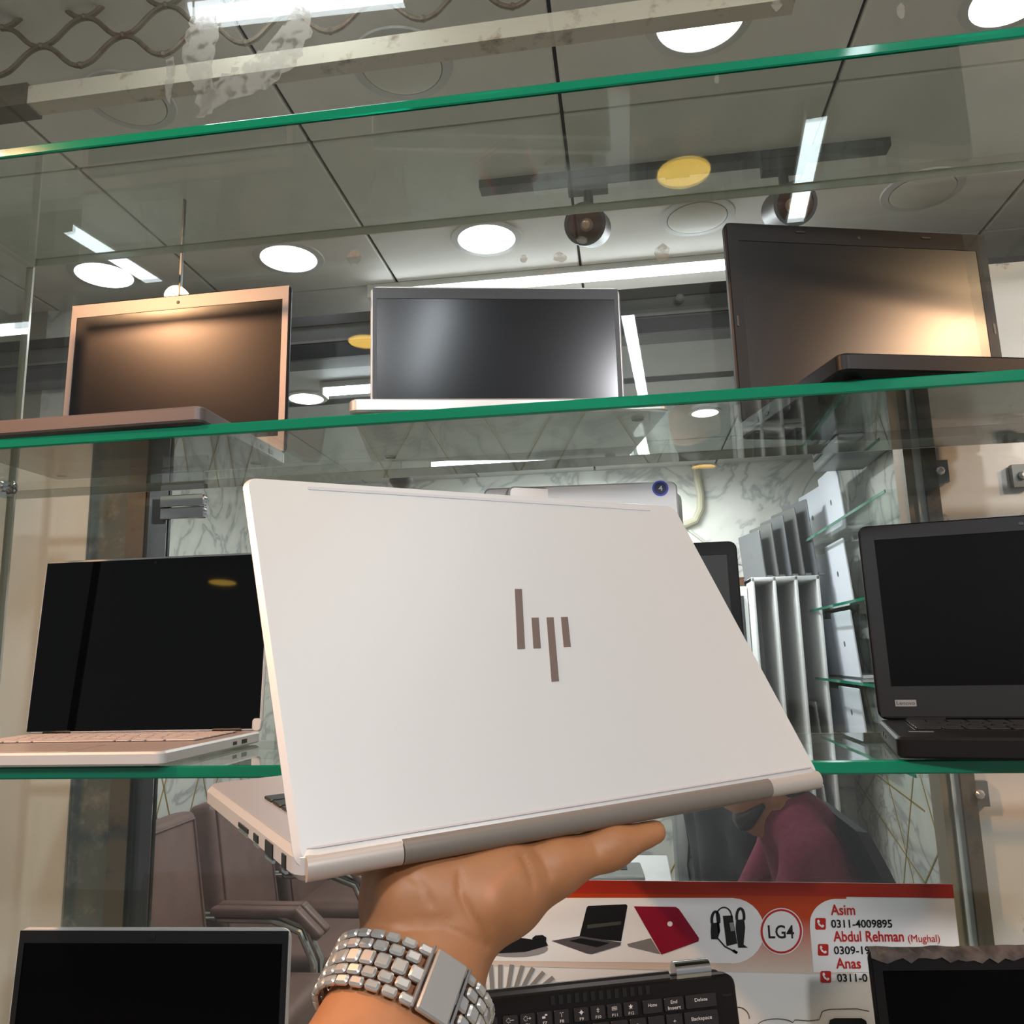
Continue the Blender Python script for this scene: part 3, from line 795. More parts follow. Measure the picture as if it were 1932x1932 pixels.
# shelf with three screens
la, lidA = laptop('laptop', 'laptop with copper-lit silver bezel and dark screen at the left of the upper shelf', (-0.6271, 1.0380, z2), R_(-0.6), R_(1.1), 0.3477, 0.2543, 0.2250, 0.018,
       M_BROWNLAP, M_DARKLAP, M_SCREEN_A, mat('satin_grey_bezel', (150, 138, 132), 0.4, 0.3), (0.009, 0.020, 0.022), ports=USB)
lb, lidB = laptop('laptop', 'thin silver-edged laptop with black bezel in the middle of the upper shelf', (-0.1612, 1.0773, z2), R_(11.9), R_(-0.8), 0.3558, 0.2410, 0.2298, 0.015,
       M_SILVER2, M_SILVER, M_SCREEN, M_PORT, (0.006, 0.016, 0.016), ports=USB)
lc, lidC = laptop('laptop', 'large black laptop with golden glare on its screen at the right of the upper shelf', (0.3418, 1.0909, z2), R_(15.5), R_(0.6), 0.3854, 0.2827, 0.2475, 0.022,
       M_DARKLAP, M_DARKLAP, M_SCREEN_ROUGH, M_DARKLAP, (0.015, 0.024, 0.026), ports=USB, tl=0.009, wedge=0.003)
for x in (-0.085, 0.10):
    slab('rubber_bumper', 0.014, 0.003, 0.001, 0.001, M_PORT, lidC, 0.0003, x, 0.2827-0.011, 0.0056)
for s in (-1, 1):
    slab('side_bumper', 0.003, 0.016, 0.001, 0.001, M_PORT, lidC, 0.0003, s*(0.3854/2-0.008), 0.14, 0.0056)
# eye-level shelf
ld, lidD = laptop('laptop', 'silver laptop with pale keyboard and glossy black screen left of the held laptop', (-0.6497, 1.0399, z3), R_(0.0), R_(4.0), 0.3401, 0.2409, 0.2333, 0.014,
       M_SILVER, M_SILVER, M_GLOSS, M_GLOSS, (0.004, 0.010, 0.008), key_m=M_KEYSILVER, ports=USB, m_deck=mat('deck_silver', (190, 178, 172), 0.35, 0.3), bezel_out=0.0005, m_key_shadow=mat('key_shadow_brown', (70, 54, 48), 0.6))  # brown plate colour stands for shadow between the pale keys
MB().add(*slab_geo(0.012, 0.016, 0.006, 0.004, 0.001, 3, 0.3401/2-0.006, 0.010, 0.0)).build('hinge_cover', M_SILVER, lidD, True)
le, lidE = laptop('laptop', 'black laptop with dark screen and small maker badge at the right of the eye-level shelf', (0.4524, 0.9738, z3), R_(-11.8), R_(7.9), 0.3482, 0.2329, 0.2000, 0.019,
       M_DARKLAP, M_DARKLAP, mat('dead_screen', (3, 3, 4), 0.45, spec=0.06), M_DARKLAP, (0.014, 0.016, 0.034), ports=USB, tl=0.008)
E_w, E_h = 0.3482, 0.2329
bd = slab('maker_badge', 0.022, 0.0075, 0.0006, 0.0006, M_GREYM, lidE, 0.0002, -E_w/2+0.030, 0.020, 0.0053)
text_obj('lettering', 'Lenovo', (-E_w/2+0.0205, 0.0182, 0.0059), (-E_w/2+0.0395, 0.0182, 0.0059), 0.0042, M_PORT, lidE, up=(0, 1, 0), nrm=(0, 0, 1), off=0.0002)
MB().box((-E_w/2+0.016, -0.150, 0.0213), (-E_w/2+0.038, -0.143, 0.0216)).build('spec_sticker', M_GREYM, le)
MB().box((-0.03, -0.132, 0.0212), (0.03, -0.128, 0.0218)).build('red_button_strip', M_RED, le)
# dark laptop and upright silver laptop hidden behind the held one
gTR = onY(1389, 1020, 1.05)
lg, lidG = laptop('laptop', 'dark laptop whose upper right screen corner shows right of the held laptop', (gTR.x-0.165, 1.04, z3), R_(0.0), R_(3), 0.33, gTR.z-z3-0.017, 0.20, 0.017,
       M_DARKLAP, M_DARKLAP, mat('grey_screen', (34, 34, 32), 0.5), M_DARKLAP, (0.010, 0.014, 0.02))
lf = empty('laptop', (onY(1278, 905, 0.95).x-0.115, 0.95, z3+0.0205), R_(4)); tag(lf, 'pale silver laptop standing on end on the dark one, with a round blue number sticker', 'laptop', 'laptops on display')
hF = onY(1278, 905, 0.95).z-z3-0.0205
o_ = slab('lid', 0.23, hF, 0.007, 0.008, M_SILVER, lf, 0.002, 0, hF/2, 0); o_.rotation_euler = (pi/2-R_(1), 0, 0)
o2 = slab('base', 0.23, hF-0.004, 0.013, 0.008, M_SILVER2, lf, 0.002, 0, hF/2, 0); o2.rotation_euler = (pi/2-R_(1), 0, R_(22)); o2.location = (0.02, 0.03, 0)
st = MB().lathe([(0.0095, 0), (0.0095, 0.0004)], (0.115-0.020, hF-0.0085, 0.007), (0, 0, 1), 24).build('round_sticker', mat('sticker_blue', (70, 80, 200), 0.4), o_)
MB().lathe([(0.0072, 0), (0.0072, 0.0003)], (0.115-0.020, hF-0.0085, 0.0075), (0, 0, 1), 24).build('sticker_disc', mat('sticker_navy', (30, 34, 70), 0.4), o_)
text_obj('lettering', '4', (0.115-0.0225, hF-0.0118, 0.0081), (0.115-0.0175, hF-0.0118, 0.0081), 0.0065, M_LEGEND, o_, up=(0, 1, 0), nrm=(0, 0, 1), off=0.0002)
# lowest shelf
lh, lidH = laptop('laptop', 'laptop with thin silver frame and black screen at the lower left corner', (-0.5977, 0.9908, z4), R_(2.9), R_(4.1), 0.3516, 0.2350, 0.165, 0.016,
       M_SILVER2, M_SILVER, mat('dead_screen2', (3, 3, 4), 0.4, spec=0.08), M_PORT, (0.007, 0.014, 0.014), cr=0.012, cam_r=0.003)
lj, lidJ = laptop('laptop', 'black laptop with film-wrapped worn top edge at the lower right corner', (0.4165, 1.0088, z4), R_(5.1), R_(4.75), 0.3400, 0.2244, 0.175, 0.018,
       M_DARKLAP, M_DARKLAP, mat('dead_screen3', (3, 3, 4), 0.45, spec=0.06), M_DARKLAP, (0.010, 0.018, 0.02))
fw = MB()
rw = random.Random(5)
vv = []; n_ = 40
for i in range(n_+1):
    x = -0.168+0.336*i/n_
    vv += [(x, 0.2225+rw.uniform(0, .0014), -0.005), (x, 0.2262+rw.uniform(-.0006, .001), 0.0), (x, 0.2222+rw.uniform(-.003, .001), 0.0062), (x, 0.214+rw.uniform(-.004, .003), 0.0064)]
ff = []
for i in range(n_):
    for j in range(3): ff.append((i*4+j, i*4+j+1, (i+1)*4+j+1, (i+1)*4+j))
fm = mat('torn_film', (86, 74, 68), 0.2, noise=0.5, scale=60)
fo = MB().add(vv, ff).build('protective_film', fm, lidJ)
fo.modifiers.new('thickness', 'SOLIDIFY').thickness = 0.0006

# tent-standing convertible: keyboard towards the viewer, hinge on top
I_w, I_d = 0.335, 0.226
hr = onY(1372, 1838, 0.885); hl = onY(838, 1898, 0.885)
psi = radians(19); tilt = radians(62)
cI = onY(1104, 1868, 0.885)
li = empty('laptop', (cI.x-0.006, 0.885, z4), psi); tag(li, 'black convertible laptop standing like a tent with its keyboard facing out', 'laptop', 'laptops on display')
zI = cI.z-z4
tI = math.asin(min(0.99, zI/I_d))
rollI = radians(3.2)
bI = slab('base', I_w, I_d, 0.016, 0.010, M_DARKLAP, li, 0.002, 0, -I_d/2, -0.016)
mI = Matrix.Translation((0, 0, zI)) @ Matrix.Rotation(-rollI*0.0, 4, 'Y') @ Matrix.Rotation(tI, 4, 'X')
bI.matrix_local = mI
lI2 = slab('lid', I_w, I_d-0.006, 0.007, 0.010, M_DARKLAP, li, 0.002, 0, -I_d/2, 0)
lI2.matrix_local = Matrix.Translation((0, 0.034, zI-0.003)) @ Matrix.Rotation(radians(180)-tI*1.0, 4, 'X')
ks, yy = None, None
u_ = I_w*0.865/15; y = -0.014
legends = {0: ['Esc', 'F1', 'F2', 'F3', 'F4', 'F5', 'F6', 'F7', 'F8', 'F9', 'F10', 'F11', 'F12'], }
def kput(x0, x1, y0, y1, txt=None, icon=None, th_=0.0032):
    k = obj('key', key_mesh(x1-x0-0.002, y0-y1-0.002, M_KEY), None, li)
    k.matrix_local = mI @ Matrix.Translation(((x0+x1)/2, (y0+y1)/2, 0.0006))
    if txt:
        lines = txt.split('|')
        for q, t in enumerate(lines):
            ln = min((x1-x0)*0.62, len(t)*th_*0.72)
            yb = (0.0015 if len(lines) == 1 else 0.0022-q*0.0052)-th_/2
            if t in '+-()': ln = th_*0.9
            text_obj('legend', t, (-ln/2, yb, 0.0016), (ln/2, yb, 0.0016), th_ if t not in '-' else 0.0012, M_LEGEND, k, up=(0, 1, 0), nrm=(0, 0, 1), off=0.0002)
    return k
X_R = I_w*0.4325
# function row: Delete, End/Insert, Home, F12 ... F1, Esc from the right
x = X_R
for wk, t in ((2.1, 'Delete'), (1.35, 'End|Insert'), (1.35, 'Home')):
    kput(x-wk*u_*0.88, x, y, y-0.0145, t); x -= wk*u_*0.88
x -= 0.003
for t in ('F12', 'F11', 'F10', 'F9', None, 'F8', 'F7', 'F6', 'F5', None, 'F4', 'F3', 'F2', 'F1'):
    if t is None: x -= 0.003; continue
    kk = kput(x-0.0172, x, y, y-0.0145, None)
    ln = 0.0042 if len(t) == 2 else 0.0056
    text_obj('legend', t, (-ln/2, -0.0048, 0.0016), (ln/2, -0.0048, 0.0016), 0.0026, M_LEGEND, kk, up=(0, 1, 0), nrm=(0, 0, 1), off=0.0002)
    # simple printed icon above the code
    ic = MB()
    def bar(x0, y0, x1, y1): ic.box((x0, y0, 0.0016), (x1, y1, 0.00185))
    if t in ('F5', 'F6'):
        for a in range(8):
            ca, sa = cos(a*pi/4), sin(a*pi/4); ic.hexa([(-0.002+ca*.0014-sa*.0002, 0.002+sa*.0014+ca*.0002, .0016), (-0.002+ca*.0024-sa*.0002, 0.002+sa*.0024+ca*.0002, .0016), (-0.002+ca*.0024+sa*.0002, 0.002+sa*.0024-ca*.0002, .0016), (-0.002+ca*.0014+sa*.0002, 0.002+sa*.0014-ca*.0002, .0016),
                     (-0.002+ca*.0014-sa*.0002, 0.002+sa*.0014+ca*.0002, .00185), (-0.002+ca*.0024-sa*.0002, 0.002+sa*.0024+ca*.0002, .00185), (-0.002+ca*.0024+sa*.0002, 0.002+sa*.0024-ca*.0002, .00185), (-0.002+ca*.0014+sa*.0002, 0.002+sa*.0014-ca*.0002, .00185)])
        bar(0.001, 0.0018, 0.0034, 0.0022)
        if t == 'F6': bar(0.002, 0.0008, 0.0024, 0.0032)
    elif t == 'F12':
        pts_ = []
        for a in range(10):
            rr = 0.0026 if a % 2 == 0 else 0.0011; pts_.append((rr*sin(a*pi/5), 0.002+rr*cos(a*pi/5), 0.0016))
        ic.prism(pts_, (0, 0, 1), 0.0002)
    elif t == 'F11':
        bar(-0.0026, 0.0032, 0.0026, 0.0036); bar(-0.0026, 0.0006, 0.0026, 0.001); bar(-0.0026, 0.0006, -0.0022, 0.0036); bar(0.0022, 0.0006, 0.0026, 0.0036); bar(-0.0016, 0.0018, 0.0016, 0.0024)
    elif t == 'F10':
        bar(-0.0002, 0, 0.0002, 0.0044); bar(-0.0014, 0.0028, 0.0014, 0.0032); bar(-0.0014, 0.0012, 0.0014, 0.0016)
    elif t == 'F9':
        ic.lathe([(0.0016, 0.0016), (0.0016, 0.0018)], (0, 0.002, 0), (0, 0, 1), 8); bar(-0.0026, 0.0018, 0.0026, 0.0022); bar(-0.0002, -0.0004, 0.0002, 0.0044)
    elif t == 'F8':
        bar(-0.0002, 0, 0.0002, 0.003); bar(-0.0018, 0.0034, -0.0006, 0.0038); bar(0.0006, 0.0034, 0.0018, 0.0038)
    elif t == 'F7':
        bar(-0.0026, 0.0004, 0.0006, 0.0022); bar(0.0002, 0.0026, 0.0026, 0.004)
    elif t in ('F2', 'F3'):
        ic.prism([(-0.003, 0.0012, .0016), (-0.0018, 0.0012, .0016), (-0.0006, 0.0002, .0016), (-0.0006, 0.0038, .0016), (-0.0018, 0.0028, .0016), (-0.003, 0.0028, .0016)], (0, 0, 1), .0002); bar(0.0006, 0.0018, 0.003, 0.0022)
        if t == 'F3': bar(0.0016, 0.0008, 0.002, 0.0032)
    else:
        bar(-0.002, 0.0018, 0.002, 0.0022); bar(-0.0002, 0, 0.0002, 0.004)
    ic.build('legend', M_LEGEND, kk)
    x -= 0.0172
kput(-X_R, x, y, y-0.0145, 'Esc')
y -= 0.0150
sym = {13: 'Backspace', 12: '+', 11: '-', 10: ')', 9: '(', 8: '*', 7: '&', 6: '^', 5: '%', 4: '$', 3: '#', 2: '@', 1: '!', 0: '~'}
for r, row in enumerate(ROWS[1:], 1):
    x = -X_R
    for i, q in enumerate(row):
        kput(x, x+q*u_, y, y-0.0175, sym.get(i) if r == 1 else None, th_=0.0034); x += q*u_
    y -= 0.0178
# vents, hinges
for i in range(13):
    v_ = MB().box((-0.0022, -0.004, 0), (0.0022, 0.004, 0.0012)).build('vent_slot', M_PORT, li); v_.matrix_local = mI @ Matrix.Translation((-0.028+i*0.0083, -0.0065, -0.0002))
for sx in (-1, 1):
    hb = MB().tube([(-0.019, 0, 0), (0.019, 0, 0)], 0.0095, 14).build('hinge', M_CHROME, li, True)
    hb.matrix_local = mI @ Matrix.Translation((sx*(I_w/2-0.045), 0.006, -0.006))
eb = MB().tube([(-I_w/2+0.07, 0, 0), (I_w/2-0.07, 0, 0)], 0.0055, 10).build('hinge_bar', M_BLACKM, li, True); eb.matrix_local = mI @ Matrix.Translation((0, 0.002, -0.006))
for yy_ in (-0.060,):
    MB().box((I_w/2-0.016, -0.020, 0.0), (I_w/2-0.006, -0.018, 0.0006)).build('indicator', M_PORT, li).matrix_local = mI

# ------------------------------------------------------------------ the held laptop
U = Vector((0.7869, 0.6168, 0.0189)).normalized()
UP = Vector((-0.3298, 0.3945, 0.8577)); UP = (UP-U*UP.dot(U)).normalized()
NN = U.cross(UP).normalized()                      # lid back faces the viewer
if NN.y > 0: NN = -NN
OH = Vector((-0.012, 0.4385, CH-0.0822))
HW, HH, HD, HT = 0.3236, 0.2235, 0.2146, 0.0128
ang = radians(58.4)
BZ = 0.0085                                         # the lid drops below the deck at the hinge
BD = (UP*cos(ang)-NN*sin(ang)).normalized()         # from hinge to front of base
BN = U.cross(BD).normalized()
if BN.z < 0: BN = -BN
hl_ = empty('laptop'); tag(hl_, 'silver laptop with four-bar mirror logo held up on an open hand', 'laptop')
mw = Matrix.Identity(4)
for i in range(3):
    mw[i][0], mw[i][1], mw[i][2], mw[i][3] = -U[i], -BD[i], BN[i], OH[i]
if Vector((mw[0][0], mw[1][0], mw[2][0])).cross(Vector((mw[0][1], mw[1][1], mw[2][1]))).dot(BN) < 0: print('left-handed!')
hl_.matrix_world = mw
# local frame: x right, y towards the viewer (hinge side), -y towards the base front, z up; base top at z=-0.001
hb = slab('base', HW, HD, HT, 0.010, M_SILVER, hl_, 0.003, 0, -HD/2, -HT-0.001+BZ)
slab('keyboard_deck', HW-0.005, HD-0.005, 0.0005, 0.008, mat('deck_silver_cool', (186, 182, 184), 0.4, 0.3), hl_, 0.0002, 0, -HD/2, -0.0011+BZ)
kbh, yk = keyboard(hl_, 0.290, -0.030, -0.0006+BZ, M_KEY)
slab('trackpad', 0.115, 0.062, 0.0004, 0.003, M_SILVER2, hl_, 0.0002, 0, -HD+0.04, -0.0007+BZ)
slab('palm_sticker', 0.022, 0.010, 0.0003, 0.001, mat('sticker_grey', (170, 168, 170), 0.3), hl_, 0.0001, HW/2-0.05, -HD+0.055, -0.0006+BZ)
for (yy_, ln, hh_) in ((-0.020, 0.006, 0.0055), (-0.046, 0.0135, 0.006), (-0.072, 0.009, 0.0035), (-0.100, 0.022, 0.0022)):
    MB().box((HW/2-0.001, yy_-ln/2, -0.001+BZ-HT*0.55-hh_/2), (HW/2+0.0006, yy_+ln/2, -0.001+BZ-HT*0.55+hh_/2)).build('port', M_PORT, hl_)
    MB().box((HW/2-0.001, yy_-ln/2, -0.001+BZ-HT*0.55-hh_/2-0.0022), (HW/2+0.0004, yy_+ln/2, -0.001+BZ-HT*0.55-hh_/2-0.0008)).build('port_mark', M_CHROME, hl_)
# hinge cover along the rear edge
hc = MB(); n_ = 10; vv = []
for xx in (-HW/2+0.047, HW/2-0.047):
    for j in range(n_+1):
        q = pi*j/n_-pi/2; vv.append((xx, -0.002+0.0046*cos(q), 0.0004+0.0056*sin(q)))
ff = [(j, j+1, n_+1+j+1, n_+1+j) for j in range(n_)]+[tuple(range(n_+1)), tuple(range(n_+1, 2*n_+2)), (0, n_, 2*n_+1, n_+1)]
MB().add(vv, ff).build('hinge_cover', mat('hinge_shade_grey', (128, 118, 108), 0.4, 0.3), hl_, True)  # darker grey puts the shade of the down-facing band into the colour
for sx in (-1, 1):
    vv = []
    for xx in (sx*(HW/2-0.0465), sx*(HW/2-0.004)):
        for j in range(n_+1):
            q = pi*j/n_-pi/2; vv.append((xx, -0.002+0.0042*cos(q), 0.0002+0.0053*sin(q)))
    MB().add(vv, ff).build('rear_corner', mat('rear_shade_silver', (186, 174, 164), 0.4, 0.3), hl_, True)  # corners toned down for the same shade, one step lighter
# lid: local matrix, y up the lid, +z out of the lid back (towards viewer)
ml = Matrix.Identity(4)
inv = mw.inverted().to_3x3()
a, b, c = inv @ U, inv @ UP, inv @ NN
for i in range(3): ml[i][0], ml[i][1], ml[i][2] = a[i], b[i], c[i]
hlid = slab('lid', HW, HH, 0.0058, 0.009, M_LIDSILVER, hl_, 0.0026, 0, HH/2, -0.0058, n=6)
hlid.matrix_local = ml
MB().box((-HW/2+0.006, 0.008, -0.0066), (HW/2-0.006, HH-0.005, -0.0056)).build('screen', M_SCREEN, hlid)
slab('rubber_strip', HW*0.80, 0.0026, 0.0006, 0.0012, mat('pale_strip', (190, 188, 188), 0.5), hlid, 0.0002, 0.004, HH-0.0075, -0.0002)
# logo: four upright bars
sx_ = 0.0
for x0, y0, y1 in ((-0.0185, 0.1010, 0.1430), (-0.0078, 0.1010, 0.1220), (0.0028, 0.0790, 0.1220), (0.0132, 0.1010, 0.1220)):
    k_ = 0.30; o_x = -k_*0.111
    q4 = [(x0+k_*y0+o_x, y0), (x0+0.0050+k_*y0+o_x, y0), (x0+0.0050+k_*y1+o_x, y1), (x0+k_*y1+o_x, y1)]
    MB().hexa([(a_, b_, -0.0004) for a_, b_ in q4]+[(a_, b_, 0.0003) for a_, b_ in q4]).build('logo_bar', M_LOGO, hlid)

# ================================================================== HAND AND WATCH
def seg(a, b, ra, rb, i=0, k=None): return (tuple(a), tuple(b), ra, rb, i)+((k,) if k else ())
W0 = atD(775, 1868, 0.352)                          # wrist centre
FD = Vector((-0.20, -0.76, -0.62)).normalized()      # from wrist towards elbow
und = -HT-0.001+BZ                                      # underside of the base in its local frame
def B(x, y, z): return mw @ Vector((-x, y, und+z))    # point relative to the base underside
RT = U.copy(); RT = (RT-FD*RT.dot(FD)).normalized()
ru = FD.cross(RT).normalized()
if ru.z < 0: ru = -ru
prims = []
E0 = W0+FD*0.26
for s, r0_, r1_ in ((-1, 0.0205, 0.028), (1, 0.0205, 0.028), (0, 0.0215, 0.032)):
    prims.append(seg(W0+RT*0.0095*s, W0+FD*0.10+RT*0.013*s, r0_, r1_))
    prims.append(seg(W0+FD*0.10+RT*0.013*s, E0+RT*0.016*s, r1_, r1_+0.005))
# palm: heel in front of the hinge edge, knuckles under the base
heelL = atD(764, 1700, 0.398); heelR = atD(885, 1695, 0.412)
kn = [B(-0.098, -0.062, -0.013), B(-0.079, -0.072, -0.013), B(-0.058, -0.075, -0.013), B(-0.037, -0.068, -0.013)]
palmc = B(-0.07, -0.01, -0.022)
prims += [seg(W0-RT*0.010, heelL, 0.019, 0.0175), seg(W0+RT*0.010, heelR, 0.019, 0.0185), seg(heelL, heelR, 0.0165, 0.0165)]
heelL2 = B(-0.100, -0.016, -0.0185); heelR2 = B(-0.060, -0.010, -0.0205)
prims += [seg(heelL, heelL2, 0.0175, 0.0175), seg(heelR, heelR2, 0.0185, 0.0175), seg(heelL2, heelR2, 0.019, 0.019), seg(heelL, heelR2, 0.018, 0.018), seg(W0, palmc, 0.019, 0.019)]
for i, k_ in enumerate(kn):
    t = i/3; st_ = heelL2.lerp(heelR2, t)
    prims.append(seg(st_, k_, 0.018, 0.0125))
# fingers: three bones each, slightly curled against the underside
FL = [(0.034, 0.024, 0.019), (0.042, 0.029, 0.021), (0.046, 0.031, 0.022), (0.041, 0.027, 0.021)]
FA = [-0.10, 0.0, 0.08, 0.18]
tips = []
for i, k_ in enumerate(kn):
    ax = (Vector((-sin(FA[i]), -cos(FA[i]), 0)))
    p_ = Vector((mw.inverted() @ k_)); r_ = 0.0098 if i else 0.0088
    for j, L in enumerate(FL[i]):
        dz = (-0.10, 0.02, 0.10)[j]
        q = p_+(ax+Vector((0, 0, dz))).normalized()*L
        q.z = min(q.z, und-0.0085)
        prims.append(seg(mw @ p_, mw @ q, r_, r_*0.90)); r_ *= 0.90; p_ = q
    tips.append(mw @ p_)
# thumb: leaves the side of the palm, lies along the hinge edge to the right
t0 = heelR.lerp(heelR2, 0.45); t1 = B(-0.034, -0.006, -0.0145); t2 = B(0.000, -0.003, -0.0098); t3 = B(0.030, -0.003, -0.0068)
prims += [seg(t0, t1, 0.0165, 0.0130), seg(t1, t2, 0.0128, 0.0092), seg(t2, t3, 0.0094, 0.0064)]
prims.append(seg(atD(905, 1765, 0.372), atD(930, 1690, 0.390), 0.0105, 0.0135, 0, 0.0025))     # ball of the thumb
prims.append(seg(atD(742, 1765, 0.378), atD(742, 1690, 0.392), 0.0120, 0.0140, 0, 0.005))      # outer heel
# skin creases and the ball of the thumb, pressed into the finished surface
def on_palm(pts_): return [np.array(q, float) for q in pts_]
CREASES = [([(868, 1645), (870, 1690), (886, 1724), (908, 1757), (920, 1785)], 0.0016), ([(985, 1612), (1003, 1650), (1006, 1672)], 0.0013), ([(1012, 1600), (1032, 1632), (1038, 1650)], 0.0011),
           ([(694, 1778), (770, 1752), (840, 1752), (905, 1778)], 0.0009), ([(700, 1758), (780, 1734), (850, 1736)], 0.0006), ([(760, 1640), (800, 1672), (812, 1705)], 0.0008), ([(1120, 1585), (1128, 1606)], 0.0008)]
def sculpt_hand(V, F):
    n = np.zeros_like(V); fn = np.cross(V[F[:, 2]]-V[F[:, 0]], V[F[:, 3]]-V[F[:, 1]])
    for i in range(4): np.add.at(n, F[:, i], fn)
    n /= np.linalg.norm(n, axis=1)[:, None]+1e-12
    Pc = V-np.array([0, 0, CH])
    c0 = V.mean(0)
    if np.mean(np.sum(n*(V-c0), 1)) < 0: n = -n
    d = Pc @ _F; sx = 966+FPX*(Pc @ _R)/d; sy = 966-FPX*(Pc @ _U)/d
    face = np.sum(n*Pc, 1) < 0                      # palm side only
    off = np.zeros(len(V))
    for pts_, dep in CREASES:
        best = np.full(len(V), 1e9)
        for (ax, ay), (bx_, by) in zip(pts_, pts_[1:]):
            tx, ty = bx_-ax, by-ay; L = tx*tx+ty*ty
            t = np.clip(((sx-ax)*tx+(sy-ay)*ty)/L, 0, 1); best = np.minimum(best, np.hypot(sx-ax-t*tx, sy-ay-t*ty))
        off -= dep*np.exp(-(best/6.0)**2)
    off += 0.0030*np.exp(-(((sx-930)/34)**2+((sy-1708)/46)**2))
    off += 0.0015*np.exp(-(((sx-735)/36)**2+((sy-1700)/50)**2))
    off[~face] = 0
    return V+n*off[:, None]
hand = body_mesh('person', prims, 0.0021, [M_SKIN], None, k=0.010, iters=5, sculpt=sculpt_hand)
tag(hand, 'bare forearm and open palm of a person holding up the silver laptop', 'person')
# wrist watch with a five-row steel bracelet, clasp towards the viewer
WC = W0+FD*0.007
wt = empty('wrist_watch'); tag(wt, 'steel wrist watch with brick-pattern bracelet and folding clasp worn on the wrist', 'watch')
wm = Matrix.Identity(4)
for i in range(3): wm[i][0], wm[i][1], wm[i][2], wm[i][3] = RT[i], ru[i], (RT.cross(ru))[i], WC[i]
wt.matrix_world = wm
AX, AY = 0.0350, 0.0272
lk_me = None
NR = 30
per = [2*pi*k/NR for k in range(NR)]
def ring_pt(q): return Vector((AX*cos(q), AY*sin(q), 0))
link_v = slab_geo(0.0062, 0.0036, 0.0030, 0.0012, 0.0010, 2)
cols = [-0.0104, -0.0057, 0.0, 0.0057, 0.0104]; cw = [0.0043, 0.0047, 0.0063, 0.0047, 0.0043]
q_cl = radians(78)                                   # clasp angle on the ring
links = {}
for c_i, (zc_, w_) in enumerate(zip(cols, cw)):
    for k in range(NR):
        q = per[k]+(pi/NR if c_i % 2 else 0)
        if abs(((q-q_cl+pi) % (2*pi))-pi) < 0.27: continue
        if abs(((q-(q_cl+pi)+pi) % (2*pi))-pi) < 0.50: continue
        if c_i not in links:
            v, f = slab_geo(0.0062, w_-0.0003, 0.0030, 0.0012, 0.0009, 2)
            o = MB().add(v, f).build('link', M_STEEL, wt, True); links[c_i] = o.data
        else: o = obj('link', links[c_i], None, wt)
        pp = ring_pt(q); tn = Vector((-AX*sin(q), AY*cos(q), 0)).normalized(); nn = tn.cross(Vector((0, 0, 1)))
        mm = Matrix.Identity(4)
        for i in range(3): mm[i][0], mm[i][1], mm[i][2], mm[i][3] = tn[i], (0, 0, 1)[i], nn[i], pp[i]
        mm[2][3] = zc_
        if nn.dot(pp) < 0:
            for i in range(3): mm[i][1] *= -1; mm[i][2] *= -1
        o.matrix_local = mm
def ring_frame(q, lift_=0.0):
    pp = ring_pt(q); tn = Vector((-AX*sin(q), AY*cos(q), 0)).normalized(); nn = Vector((tn.y, -tn.x, 0))
    if nn.dot(pp) < 0: nn = -nn; tn = -tn
    zz = nn.cross(tn); mm = Matrix.Identity(4)
    pp = pp+nn*lift_
    for i in range(3): mm[i][0], mm[i][1], mm[i][2], mm[i][3] = tn[i], zz[i], nn[i], pp[i]
    return mm
cl = slab('clasp', 0.0150, 0.0254, 0.0034, 0.0012, M_STEEL, wt, 0.0008); cl.matrix_local = ring_frame(q_cl, 0.0006)
for sx in (-1, 1):
    e_ = slab('clasp_edge', 0.0012, 0.0258, 0.0030, 0.0004, M_GREYM, wt, 0.0003, sx*0.0090); e_.matrix_local = ring_frame(q_cl, 0.0002)
cs_ = MB().lathe([(0.018, -0.003), (0.020, -0.001), (0.020, 0.005), (0.0185, 0.008), (0.017, 0.0085)], (0, 0, 0), (0, 0, 1), 36).build('case', M_STEEL, wt, True); cs_.matrix_local = ring_frame(q_cl+pi, 0.001)
dl = MB().lathe([(0.0168, 0.0086), (0.0168, 0.0089)], (0, 0, 0), (0, 0, 1), 36).build('dial', M_PORT, wt); dl.matrix_local = ring_frame(q_cl+pi, 0.001)
cr_ = MB().lathe([(0.003, 0.0), (0.003, 0.004)], (0.0195, 0, 0.002), (1, 0, 0), 12).build('crown', M_STEEL, wt, True); cr_.matrix_local = ring_frame(q_cl+pi, 0.001)

# ================================================================== SHOP INTERIOR
def rbox_obj(name, size, m, parent, loc, rot=(0, 0, 0), r=0.02, seg_=3):
    me = bpy.data.meshes.new(name); bm = bmesh.new(); bmesh.ops.create_cube(bm, size=1.0)
    for v in bm.verts: v.co = Vector((v.co.x*size[0], v.co.y*size[1], v.co.z*size[2]))
    bmesh.ops.bevel(bm, geom=bm.edges[:]+bm.verts[:], offset=r, segments=seg_, affect='EDGES', profile=0.6)
    bm.to_mesh(me); bm.free(); smooth_mesh(me, 50)
    o = obj(name, me, m, parent); o.location = loc; o.rotation_euler = rot; return o
